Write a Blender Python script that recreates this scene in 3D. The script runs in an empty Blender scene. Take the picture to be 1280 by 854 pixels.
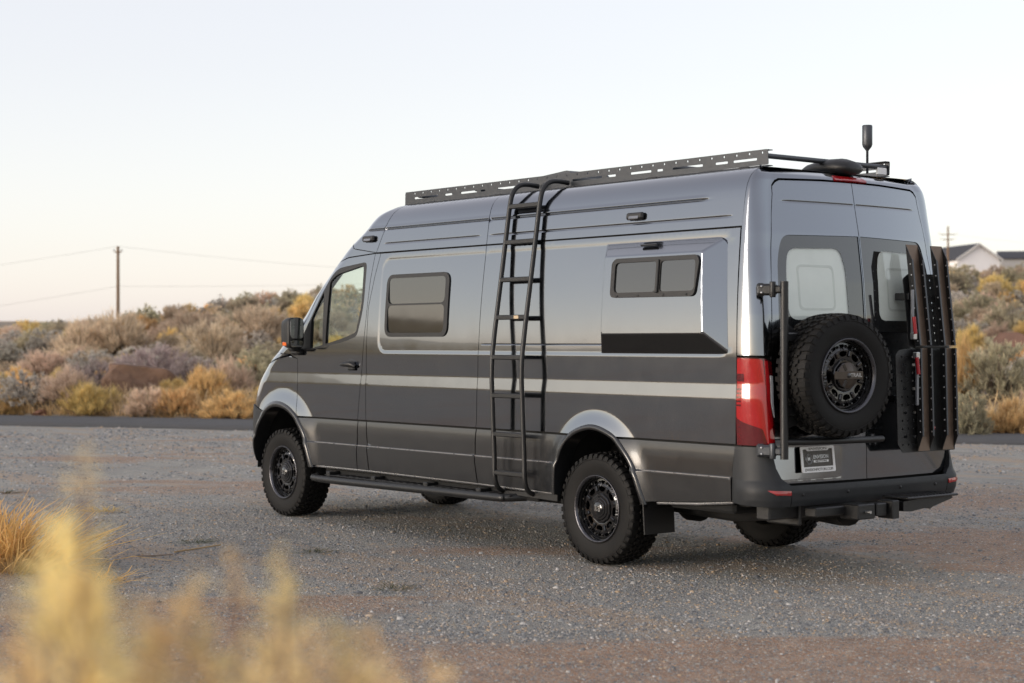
import bpy, bmesh, math, random
import numpy as np
from mathutils import Vector, Matrix
from mathutils.geometry import delaunay_2d_cdt
R = math.radians
scene = bpy.context.scene
col = scene.collection
rng = np.random.default_rng(7)
random.seed(7)

# ------------------------------------------------------------------ camera
CAM = np.array([-9.0725, 8.9757, 1.5933]); YAW = -0.6721; FPX = 2118.8
cam = bpy.data.cameras.new('camera'); cam_o = bpy.data.objects.new('camera', cam); col.objects.link(cam_o)
cam_o.location = CAM; cam_o.rotation_euler = (R(90), 0, YAW - R(90))
cam.sensor_width = 36; cam.lens = FPX / 1280 * 36
cam.clip_start = .05; cam.clip_end = 6000
cam.dof.use_dof = True; cam.dof.focus_distance = 12.6; cam.dof.aperture_fstop = 2.5
scene.camera = cam_o
# ------------------------------------------------------------------ sky and sun: low sun to the left, behind the camera
SUN_AZ = (0.22, 0.975); SUN_EL = 4.5
world = bpy.data.worlds.new('World'); scene.world = world; world.use_nodes = True
wn = world.node_tree; wn.nodes.clear()
sky = wn.nodes.new('ShaderNodeTexSky'); sky.sky_type = 'NISHITA'; sky.sun_disc = False
sky.sun_elevation = R(SUN_EL); sky.sun_rotation = math.atan2(SUN_AZ[0], SUN_AZ[1])
sky.air_density = 1.0; sky.dust_density = 3.0; sky.ozone_density = 1.0; sky.altitude = 1300
veil = wn.nodes.new('ShaderNodeMix'); veil.data_type = 'RGBA'; veil.inputs['Factor'].default_value = .72
veil.inputs['B'].default_value = (1.16, 1.10, 1.175, 1)      # thin even high cloud
bg = wn.nodes.new('ShaderNodeBackground'); bg.inputs['Strength'].default_value = .132
wo = wn.nodes.new('ShaderNodeOutputWorld')
hs = wn.nodes.new('ShaderNodeHueSaturation'); hs.inputs['Saturation'].default_value = .62
wn.links.new(sky.outputs[0], hs.inputs['Color']); wn.links.new(hs.outputs[0], veil.inputs['A']); wn.links.new(veil.outputs['Result'], bg.inputs['Color']); wn.links.new(bg.outputs[0], wo.inputs[0])
sun = bpy.data.lights.new('sun', 'SUN'); sun.energy = .6; sun.angle = R(28); sun.color = (1, .92, .83)
sun_o = bpy.data.objects.new('sun', sun); col.objects.link(sun_o)
sd = Vector((SUN_AZ[0], SUN_AZ[1], math.tan(R(SUN_EL)))).normalized()
sun_o.rotation_euler = sd.to_track_quat('Z', 'Y').to_euler(); sun_o.location = (0, 20, 12)
# ------------------------------------------------------------------ exposure
scene.view_settings.view_transform = 'Standard'; scene.view_settings.look = 'None'
scene.view_settings.gamma = 1; scene.view_settings.use_curve_mapping = False
scene.view_settings.exposure = 2.38
scene.render.engine = 'CYCLES'
scene.cycles.use_denoising = True
scene.cycles.max_bounces = 8; scene.cycles.transparent_max_bounces = 12
scene.cycles.caustics_reflective = False; scene.cycles.caustics_refractive = False

# ------------------------------------------------------------------ helpers
def tag(o, label=None, cat=None, group=None, kind=None):
    if label: o['label'] = label
    if cat: o['category'] = cat
    if group: o['group'] = group
    if kind: o['kind'] = kind
    return o
def empty(name, loc=(0, 0, 0), rz=0, parent=None):
    o = bpy.data.objects.new(name, None); col.objects.link(o); o.location = loc; o.rotation_euler = (0, 0, rz)
    o.empty_display_size = .2
    o.parent = parent
    return o
def link_mesh(name, me, mat, parent):
    if mat is not None and not me.materials: me.materials.append(mat)
    o = bpy.data.objects.new(name, me); col.objects.link(o); o.parent = parent
    return o
def np_mesh(name, V, F, smooth=False, attrs=None):
    """V (n,3), F (m,k) int arrays -> mesh, fast"""
    V = np.asarray(V, np.float32); F = np.asarray(F, np.int32)
    me = bpy.data.meshes.new(name)
    me.vertices.add(len(V)); me.vertices.foreach_set('co', V.ravel())
    m, k = F.shape
    me.loops.add(m * k); me.loops.foreach_set('vertex_index', F.ravel())
    me.polygons.add(m); me.polygons.foreach_set('loop_start', np.arange(0, m * k, k, dtype=np.int32))
    me.polygons.foreach_set('loop_total', np.full(m, k, np.int32))
    if smooth: me.polygons.foreach_set('use_smooth', np.ones(m, bool))
    for an, av in (attrs or {}).items():
        a = me.attributes.new(an, 'FLOAT', 'POINT'); a.data.foreach_set('value', np.asarray(av, np.float32))
    me.update(calc_edges=True)
    return me
class MB:
    """mesh builder: collects shapes that form ONE part"""
    def __init__(s): s.v = []; s.f = []; s.sm = []
    def add(s, V, F, smooth=False):
        b = len(s.v); s.v += [tuple(map(float, p)) for p in V]; s.f += [tuple(i + b for i in f) for f in F]; s.sm += [smooth] * len(F)
        return s
    def box(s, c, size, bev=.004, rot=None):
        hx, hy, hz = [a / 2 for a in size]; b = min(bev, hx * .9, hy * .9, hz * .9)
        V = []; idx = {}
        for sx in (-1, 1):
            for sy in (-1, 1):
                for sz in (-1, 1):
                    for ax in range(3):
                        p = [sx * hx, sy * hy, sz * hz]
                        for k in range(3):
                            if k != ax: p[k] -= (sx, sy, sz)[k] * b
                        idx[(sx, sy, sz, ax)] = len(V); V.append(p)
        F = []
        for ax in range(3):
            a, c2 = [(1, 2), (2, 0), (0, 1)][ax]
            for sg in (-1, 1):
                q = []
                for (i, j) in ((-1, -1), (1, -1), (1, 1), (-1, 1)):
                    t = [0, 0, 0]; t[ax] = sg; t[a] = i; t[c2] = j; q.append(idx[(*t, ax)])
                F.append(q if sg > 0 else q[::-1])
            for i in (-1, 1):
                for j in (-1, 1):
                    t0 = [0, 0, 0]; t0[ax] = -1; t0[a] = i; t0[c2] = j; t1 = list(t0); t1[ax] = 1
                    q = [idx[(*t0, a)], idx[(*t1, a)], idx[(*t1, c2)], idx[(*t0, c2)]]
                    F.append(q if i * j < 0 else q[::-1])
        for sx in (-1, 1):
            for sy in (-1, 1):
                for sz in (-1, 1):
                    q = [idx[(sx, sy, sz, k)] for k in range(3)]
                    F.append(q if sx * sy * sz > 0 else q[::-1])
        V = np.array(V)
        if rot is not None: V = V @ np.array(rot).T
        return s.add(V + np.array(c), F)
    def tube(s, pts, r, n=12, cap=True, radii=None):
        P = np.array(pts, float); m = len(P)
        T = np.gradient(P, axis=0); T /= np.linalg.norm(T, axis=1)[:, None] + 1e-12
        ref = np.array([0, 0, 1.0]) if abs(T[0][2]) < .9 else np.array([1.0, 0, 0])
        N = np.cross(T[0], ref); N /= np.linalg.norm(N)
        V = []
        for i in range(m):
            N = N - T[i] * (N @ T[i]); N /= np.linalg.norm(N); B = np.cross(T[i], N)
            rr = radii[i] if radii is not None else r
            for k in range(n):
                a = 2 * math.pi * k / n; V.append(P[i] + rr * (N * math.cos(a) + B * math.sin(a)))
        F = [(i * n + k, i * n + (k + 1) % n, (i + 1) * n + (k + 1) % n, (i + 1) * n + k) for i in range(m - 1) for k in range(n)]
        s.add(V, [f[::-1] for f in F], True)
        if cap: s.add([V[k] for k in range(n)], [tuple(range(n))]); s.add([V[(m - 1) * n + k] for k in range(n)], [tuple(range(n))[::-1]])
        return s
    def lathe(s, prof, axis='y', n=48, c=(0, 0, 0), smooth=True):
        V = []; m = len(prof)
        for (r, h) in prof:
            for k in range(n):
                a = 2 * math.pi * k / n; ca, sa = r * math.cos(a), r * math.sin(a)
                V.append({'y': (ca, h, sa), 'x': (h, ca, sa), 'z': (ca, sa, h)}[axis])
        F = [(i * n + k, i * n + (k + 1) % n, (i + 1) * n + (k + 1) % n, (i + 1) * n + k) for i in range(m - 1) for k in range(n)]
        if axis != 'y': F = [f[::-1] for f in F]
        return s.add(np.array(V) + np.array(c), F, smooth)
    def poly(s, pts, d0, d1, fn):
        """extrude 2D polygon between depths d0 and d1; fn(a,b,d)->xyz"""
        n = len(pts); V = [fn(a, b, d0) for a, b in pts] + [fn(a, b, d1) for a, b in pts]
        F = [tuple(range(n)), tuple(range(n, 2 * n))[::-1]] + [(k, k + n, (k + 1) % n + n, (k + 1) % n) for k in range(n)]
        return s.add(V, F)
    def build(s, name, mat, parent=None, fix=True, auto=None):
        me = bpy.data.meshes.new(name); me.from_pydata(s.v, [], s.f)
        me.polygons.foreach_set('use_smooth', np.array(s.sm, bool))
        if fix:
            bm = bmesh.new(); bm.from_mesh(me); bmesh.ops.recalc_face_normals(bm, faces=bm.faces); bm.to_mesh(me); bm.free()
        me.update()
        return link_mesh(name, me, mat, parent)
def rotm(ax, deg): return np.array(Matrix.Rotation(R(deg), 3, ax))
def catmull(pts, n=8):
    P = [np.array(p, float) for p in pts]; P = [2 * P[0] - P[1]] + P + [2 * P[-1] - P[-2]]; out = []
    for i in range(1, len(P) - 2):
        for k in range(n):
            t = k / n; a, b, c, d = P[i - 1:i + 3]
            out.append(.5 * (2 * b + (c - a) * t + (2 * a - 5 * b + 4 * c - d) * t * t + (3 * b - a - 3 * c + d) * t ** 3))
    out.append(P[-2]); return out
def rounded(pts, r, n=6):
    """polygon with rounded corners; r scalar or list"""
    out = []; m = len(pts)
    for i in range(m):
        p = np.array(pts[i], float); a = np.array(pts[i - 1], float); b = np.array(pts[(i + 1) % m], float)
        rr = r[i] if isinstance(r, (list, tuple)) else r
        if rr <= 0: out.append(tuple(p)); continue
        da, db = a - p, b - p; la, lb = np.linalg.norm(da), np.linalg.norm(db); q = min(rr, la * .48, lb * .48)
        p0, p1 = p + da / la * q, p + db / lb * q
        for k in range(n + 1):
            t = k / n; out.append(tuple((1 - t) ** 2 * p0 + 2 * t * (1 - t) * p + t * t * p1))
    return out
def rect(x0, x1, z0, z1, r=.03, n=6): return rounded([(x0, z0), (x1, z0), (x1, z1), (x0, z1)], r, n)
def densify(poly, step):
    out = []; m = len(poly)
    for i in range(m):
        a = np.array(poly[i], float); b = np.array(poly[(i + 1) % m], float); L = np.linalg.norm(b - a)
        if L < 1e-6: continue
        k = max(1, int(math.ceil(L / step)))
        for j in range(k): out.append(a + (b - a) * j / k)
    return np.array(out)
def area2(P): return float(np.sum(P[:, 0] * np.roll(P[:, 1], -1) - np.roll(P[:, 0], -1) * P[:, 1]))
def inset(P, g):
    if area2(P) < 0: P = P[::-1]
    e = np.roll(P, -1, 0) - P; e /= np.linalg.norm(e, axis=1)[:, None] + 1e-12
    nrm = np.stack([-e[:, 1], e[:, 0]], -1); a = nrm + np.roll(nrm, 1, 0)
    a /= np.maximum(np.sum(a * nrm, 1), .5)[:, None]
    return P + a * g
def inside(P, Q):
    x, z = Q[:, 0], Q[:, 1]; r = np.zeros(len(Q), bool)
    a = P; b = np.roll(P, -1, 0)
    for i in range(len(P)):
        (x0, z0), (x1, z1) = a[i], b[i]
        if z0 == z1: continue
        c = ((z0 > z) != (z1 > z)) & (x < (x1 - x0) * (z - z0) / (z1 - z0) + x0); r ^= c
    return r
def near(P, Q, d):
    a = P; b = np.roll(P, -1, 0); m = np.zeros(len(Q), bool)
    for i in range(len(P)):
        ab = b[i] - a[i]; t = np.clip(((Q - a[i]) @ ab) / (ab @ ab + 1e-12), 0, 1)
        m |= np.sum((Q - a[i] - t[:, None] * ab) ** 2, 1) < d * d
    return m
def cdt(polys, interior):
    """triangles of outer polygon polys[0] minus holes polys[1:], with interior points"""
    pts = []; edges = []
    for P in polys:
        b = len(pts); n = len(P); pts += [tuple(p) for p in P]; edges += [(b + k, b + (k + 1) % n) for k in range(n)]
    nb = len(pts); pts += [tuple(p) for p in interior]
    vo, eo, fo, *_ = delaunay_2d_cdt([Vector(p) for p in pts], edges, [], 0, 1e-6)
    V = np.array([(p[0], p[1]) for p in vo]); F = np.array([tuple(f) for f in fo])
    c = V[F].mean(1); keep = inside(polys[0], c)
    for h in polys[1:]: keep &= ~inside(h, c)
    F = F[keep]
    ar = (V[F[:, 1], 0] - V[F[:, 0], 0]) * (V[F[:, 2], 1] - V[F[:, 0], 1]) - (V[F[:, 2], 0] - V[F[:, 0], 0]) * (V[F[:, 1], 1] - V[F[:, 0], 1])
    F = F[np.abs(ar) > 1e-10]; ar = ar[np.abs(ar) > 1e-10]
    F[ar < 0] = F[ar < 0][:, ::-1]
    return V, F
def smst(a, b, x): t = np.clip((x - a) / (b - a), 0, 1); return t * t * (3 - 2 * t)

# ------------------------------------------------------------------ numpy noise
def _hash(i, j, s): 
    h = (i * 374761393 + j * 668265263 + s * 982451653) & 0xffffffff
    h = ((h ^ (h >> 13)) * 1274126177) & 0xffffffff
    return ((h ^ (h >> 16)) & 0xffff) / 65535.0
def vnoise(x, y, s=0):
    x = np.asarray(x, float); y = np.asarray(y, float)
    i = np.floor(x).astype(np.int64); j = np.floor(y).astype(np.int64); u = x - i; v = y - j
    u = u * u * (3 - 2 * u); v = v * v * (3 - 2 * v)
    return (_hash(i, j, s) * (1 - u) + _hash(i + 1, j, s) * u) * (1 - v) + (_hash(i, j + 1, s) * (1 - u) + _hash(i + 1, j + 1, s) * u) * v
def fbm(x, y, s=0, o=4):
    r = 0; a = .5
    for k in range(o): r = r + a * vnoise(x * 2 ** k, y * 2 ** k, s + k * 17); a *= .5
    return r / (1 - .5 ** o)

# ------------------------------------------------------------------ materials
def newmat(name):
    m = bpy.data.materials.new(name); m.use_nodes = True; nt = m.node_tree
    return m, nt, nt.nodes['Principled BSDF']
def N(nt, t, **kw):
    n = nt.nodes.new(t)
    for k, v in kw.items(): setattr(n, k, v)
    return n
def mat(name, c, rough=.5, metal=0, coat=0, coat_rough=.03, ior=1.5, noise=None, bump=None, c2=None, sheen=0):
    """noise=(scale,amount of colour change), bump=(scale,strength)"""
    m, nt, b = newmat(name)
    b.inputs['Base Color'].default_value = (*c, 1); b.inputs['Roughness'].default_value = rough; b.inputs['Metallic'].default_value = metal
    b.inputs['Coat Weight'].default_value = coat; b.inputs['Coat Roughness'].default_value = coat_rough; b.inputs['IOR'].default_value = ior
    tc = N(nt, 'ShaderNodeTexCoord')
    if noise:
        n = N(nt, 'ShaderNodeTexNoise'); n.inputs['Scale'].default_value = noise[0]; n.inputs['Detail'].default_value = 5
        mx = N(nt, 'ShaderNodeMix', data_type='RGBA'); k = noise[1]
        mx.inputs['A'].default_value = (*[v * (1 - k) for v in c], 1); mx.inputs['B'].default_value = (*(c2 or [min(1, v * (1 + k)) for v in c]), 1)
        nt.links.new(tc.outputs['Object'], n.inputs['Vector']); nt.links.new(n.outputs['Fac'], mx.inputs['Factor']); nt.links.new(mx.outputs['Result'], b.inputs['Base Color'])
        r = N(nt, 'ShaderNodeMapRange'); r.inputs['To Min'].default_value = max(0, rough - .08); r.inputs['To Max'].default_value = min(1, rough + .1)
        nt.links.new(n.outputs['Fac'], r.inputs['Value']); nt.links.new(r.outputs[0], b.inputs['Roughness'])
    if bump:
        n2 = N(nt, 'ShaderNodeTexNoise'); n2.inputs['Scale'].default_value = bump[0]; n2.inputs['Detail'].default_value = 4
        bp = N(nt, 'ShaderNodeBump'); bp.inputs['Strength'].default_value = bump[1]; bp.inputs['Distance'].default_value = .01
        nt.links.new(tc.outputs['Object'], n2.inputs['Vector']); nt.links.new(n2.outputs['Fac'], bp.inputs['Height']); nt.links.new(bp.outputs[0], b.inputs['Normal'])
    return m
M = {}
def paint():
    m, nt, b = newmat('grey_metallic_paint')
    b.inputs['Metallic'].default_value = 1; b.inputs['Roughness'].default_value = .16
    b.inputs['Coat Weight'].default_value = 1; b.inputs['Coat Roughness'].default_value = .015
    tc = N(nt, 'ShaderNodeTexCoord'); sx = N(nt, 'ShaderNodeSeparateXYZ'); nt.links.new(tc.outputs['Object'], sx.inputs[0])
    n = N(nt, 'ShaderNodeTexNoise'); n.inputs['Scale'].default_value = 6; n.inputs['Detail'].default_value = 6
    nt.links.new(tc.outputs['Object'], n.inputs['Vector'])
    mp = N(nt, 'ShaderNodeMapRange'); mp.inputs['From Min'].default_value = .3; mp.inputs['From Max'].default_value = .8
    mp.inputs['To Min'].default_value = .10; mp.inputs['To Max'].default_value = .16
    nt.links.new(n.outputs['Fac'], mp.inputs['Value']); nt.links.new(mp.outputs[0], b.inputs['Roughness'])
    b.inputs['Base Color'].default_value = (.203, .219, .247, 1)
    # very slight panel waviness
    n2 = N(nt, 'ShaderNodeTexNoise'); n2.inputs['Scale'].default_value = 1.6; n2.inputs['Detail'].default_value = 1
    bp = N(nt, 'ShaderNodeBump'); bp.inputs['Strength'].default_value = .12; bp.inputs['Distance'].default_value = .02
    nt.links.new(tc.outputs['Object'], n2.inputs['Vector']); nt.links.new(n2.outputs['Fac'], bp.inputs['Height'])
    nt.links.new(bp.outputs[0], b.inputs['Normal']); nt.links.new(bp.outputs[0], b.inputs['Coat Normal'])
    return m
def glass(name, tint, refl_ior=1.6, rough=.0):
    """thin tinted pane: see-through plus mirror reflection by angle"""
    m, nt, b = newmat(name); nt.nodes.remove(b)
    out = nt.nodes['Material Output']; tr = N(nt, 'ShaderNodeBsdfTransparent'); tr.inputs[0].default_value = (*tint, 1)
    gl = N(nt, 'ShaderNodeBsdfGlossy'); gl.inputs['Roughness'].default_value = rough; gl.inputs[0].default_value = (.95, .97, .97, 1)
    lw = N(nt, 'ShaderNodeLayerWeight'); lw.inputs['Blend'].default_value = .5; r0 = ((refl_ior - 1) / (refl_ior + 1)) ** 2
    pw = N(nt, 'ShaderNodeMath', operation='POWER'); pw.inputs[1].default_value = 4.5; nt.links.new(lw.outputs['Facing'], pw.inputs[0])
    fr = N(nt, 'ShaderNodeMath', operation='MULTIPLY_ADD'); fr.inputs[1].default_value = 1 - r0; fr.inputs[2].default_value = r0; nt.links.new(pw.outputs[0], fr.inputs[0])
    mx = N(nt, 'ShaderNodeMixShader'); nt.links.new(fr.outputs[0], mx.inputs[0]); nt.links.new(tr.outputs[0], mx.inputs[1]); nt.links.new(gl.outputs[0], mx.inputs[2])
    nt.links.new(mx.outputs[0], out.inputs[0])
    return m
M['paint'] = paint()
M['clad'] = mat('satin_dark_grey_cladding', (.0105, .0112, .0125), .34, 0, .7, .12, noise=(9, .15))
M['bumper'] = mat('grained_grey_plastic', (.022, .0235, .0255), .50, ior=1.38, noise=(14, .18), bump=(420, .12))
M['trim'] = mat('black_plastic_trim', (.0065, .0065, .007), .45, noise=(30, .2), bump=(300, .08))
M['shell'] = mat('black_inner_shell', (.006, .006, .006), .9, noise=(5, .2))
M['coat'] = mat('black_powder_coat', (.0085, .0088, .0092), .38, noise=(40, .25), bump=(600, .15))
M['rubber'] = mat('tyre_rubber', (.0055, .0055, .006), .58, noise=(9, .35), bump=(180, .12), c2=(.015, .014, .013), ior=1.28)
M['rim'] = mat('gloss_black_alloy', (.006, .006, .007), .20, .3, 1, .05, noise=(20, .2))
M['rimlip'] = mat('dark_machined_lip', (.09, .09, .10), .28, .9, noise=(30, .2))
M['alu'] = mat('dark_grey_rack_metal', (.075, .08, .088), .42, .7, noise=(30, .2))
M['steel'] = mat('bright_steel', (.55, .55, .55), .3, 1, noise=(30, .15))
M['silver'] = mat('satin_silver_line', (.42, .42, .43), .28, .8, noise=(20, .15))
M['dkbronze'] = mat('dark_bronze_plate', (.075, .06, .048), .35, .6, noise=(30, .2))
M['bronze'] = mat('brown_anodised_web', (.17, .122, .09), .45, .5, noise=(30, .2))
M['red'] = mat('red_lens', (.34, .006, .01), .08, 0, 1, .02, noise=(60, .12))
M['redlit'] = mat('bright_red_lens', (.34, .006, .008), .1, 0, 1, .02, noise=(90, .15))
M['reddark'] = mat('deep_red_lens', (.09, .003, .006), .06, 0, 1, .02, noise=(60, .2))
M['clearlens'] = mat('clear_lens', (.55, .56, .58), .3, .0, 1, .02, noise=(60, .2))
M['orange'] = mat('amber_lens', (.75, .14, .02), .12, 0, 1, .02, noise=(60, .1))
M['white'] = mat('white_print', (.88, .88, .87), .5, noise=(60, .05))
M['plate_dark'] = mat('dark_brown_plate', (.035, .025, .018), .35, noise=(60, .2))
M['darkglass'] = mat('dark_tinted_window', (.012, .013, .014), .015, 0, 0, .0, 2.0, noise=(3, .1))
M['backing'] = mat('pale_interior_backing', (.82, .83, .80), .7, noise=(8, .08))
M['window_line'] = mat('inner_window_line', (.66, .67, .64), .8, noise=(20, .1))
M['cabglass'] = glass('cab_glass', (.86, .93, .89), 1.55)
M['rearglass'] = glass('rear_glass', (.93, .96, .94), 1.8)
M['mirror'] = mat('mirror_glass', (.8, .83, .85), .01, 1, noise=(3, .02))
M['seat'] = mat('black_seat_cloth', (.02, .02, .022), .8, noise=(60, .3))
M['headlamp'] = mat('headlamp_lens', (.7, .72, .74), .05, .5, 1, .01, noise=(40, .1))
M['strut'] = mat('grey_strut', (.22, .23, .25), .35, .6, noise=(30, .2))
M['redhandle'] = mat('red_grip', (.32, .006, .012), .4, noise=(60, .2))

# ------------------------------------------------------------------ ground: one sheet, lot -> road -> brush slope -> far hills
RN = np.array([.53, -.848]); RD = np.array([.848, .53])         # across the road / along the road
ROAD0, ROAD1 = 14.95, 18.35
def st(x, y): return x * RN[0] + y * RN[1], x * RD[0] + y * RD[1]
CD = np.array([math.cos(YAW), math.sin(YAW)]); CR = np.array([math.sin(YAW), -math.cos(YAW)])
def terrain(x, y):
    x = np.asarray(x, float); y = np.asarray(y, float); s, t = st(x, y)
    Ht = np.interp(t, [-60, 0, 15, 30, 40, 52, 80], [4.15, 4.1, 3.9, 3.55, 1.7, .5, .3]) * (1 - .35 * smst(-15, -120, t))
    slope = smst(18.6, 60, s) * .55 + np.clip((s - 18.6) / 46, 0, 1) * .45
    h = Ht * slope
    h = h + smst(19, 26, s) * ((fbm(x * .11, y * .11, 3) - .5) * .8 + (fbm(x * .45, y * .45, 9, 3) - .5) * .35)
    h = h + .22 * smst(18.45, 18.9, s)
    right = smst(35, 5, t)
    h = h + np.clip(s - 66, 0, 260) * (.030 * right - .012 * (1 - right))
    # distant hills all round
    dx, dy = x - CAM[0], y - CAM[1]; r = np.hypot(dx, dy); th = np.arctan2(dy, dx)
    far = (7.5 + 5 * np.sin(th * 3 + 1.2) + 7 * (fbm(np.cos(th) * 3 + 9, np.sin(th) * 3 + 4, 21) - .5) + 3 * (fbm(np.cos(th) * 14 + 9, np.sin(th) * 14 + 4, 31) - .5))
    inview = smst(-.1, .35, dx * CD[0] + dy * CD[1] - .3 * r)
    behind = smst(70, 230, r) * (s < 15)
    h = h + behind * np.maximum(far, 3) * 1.0
    h = h + smst(330, 700, r) * (s >= 15) * (12.5 + 4 * (fbm(np.cos(th) * 9, np.sin(th) * 9, 41) - .5))
    # lot: nearly flat, faint ruts
    lot = (s < ROAD0 + .2)
    h = h + lot * ((fbm(x * .5, y * .5, 5, 3) - .5) * .035 * smst(0, 3, np.hypot(x - 1.5, y) - 3.2))
    h = h - .02 * ((s > ROAD0 - .25) & (s < ROAD1 + .25))
    return h
def lot_masks(x, y):
    """0 grey gravel .. 1 bare reddish dirt, with streaks along the wheel tracks"""
    a = (x - CAM[0]) * CR[0] + (y - CAM[1]) * CR[1]; b_ = (x - CAM[0]) * CD[0] + (y - CAM[1]) * CD[1]
    n = fbm(a * .22 + b_ * .1, b_ * 1.05 - a * .06, 51, 4); m2 = fbm(a * .9, b_ * 1.6, 61, 4)
    d = smst(.53, .68, n * .75 + m2 * .25)
    g = lambda a0, b0, sa, sb: np.exp(-((a - a0) / sa) ** 2 - ((b_ - b0) / sb) ** 2)
    d = d + 1.6 * g(1.0, 8.15, 2.4, .68) + 1.3 * g(2.0, 8.8, 1.3, .38) + 1.2 * g(-2.0, 8.4, 1.2, .7) + .9 * g(.0, 12.9, 1.2, .35) + .8 * g(3.6, 12.6, .9, .8) + .8 * g(-1.5, 9.3, 1.1, .5) + .8 * g(4.4, 17, 2.2, 1.6) + .7 * g(-2.5, 22.5, 1.6, .8) + .6 * g(-1.5, 15.2, 2.2, .55) - 1.2 * g(.9, 10.0, 1.6, .65) - 1.0 * g(2.4, 10.6, 1.8, .9) - .8 * g(-3.5, 16, 2.0, 2.2) + .55 * g(1.2, 11.9, 1.5, .5)
    return np.clip(d, 0, 1)
def make_ground():
    th0 = YAW; inner = np.arange(-24, 24.01, .3); outer = np.concatenate([np.arange(27, 180, 3), np.arange(-180, -26, 3)])
    th = np.radians(np.concatenate([inner, outer])) + th0
    r = [.6]
    while r[-1] < 3200: r.append(r[-1] * (1.011 if r[-1] < 120 else 1.03) + (0.02 if r[-1] < 6 else 0))
    r = np.array(r); n = len(th)
    X = CAM[0] + r[:, None] * np.cos(th)[None]; Y = CAM[1] + r[:, None] * np.sin(th)[None]
    Z = terrain(X, Y); V = np.stack([X, Y, Z], -1).reshape(-1, 3)
    i, k = np.meshgrid(np.arange(len(r) - 1), np.arange(n), indexing='ij'); k2 = (k + 1) % n
    F = np.stack([i * n + k, (i + 1) * n + k, (i + 1) * n + k2, i * n + k2], -1).reshape(-1, 4)
    V = np.vstack([V, [[CAM[0], CAM[1], 0]]]); c = len(V) - 1
    tri = np.array([[c, k_, (k_ + 1) % n, (k_ + 1) % n] for k_ in range(n)])
    s, t = st(V[:, 0], V[:, 1]); lot = smst(ROAD0 + .6, ROAD0 - .1, s + .5 * (fbm(V[:, 0], V[:, 1], 77) - .5)) * (np.hypot(V[:, 0] - CAM[0], V[:, 1] - CAM[1]) < 70)
    me = np_mesh('ground', V, F, True, {'dirt': lot_masks(V[:, 0], V[:, 1]), 'lot': lot, 'straw': smst(60, 110, np.hypot(V[:, 0] - CAM[0], V[:, 1] - CAM[1])) * (s < 15)})
    return me
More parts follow.
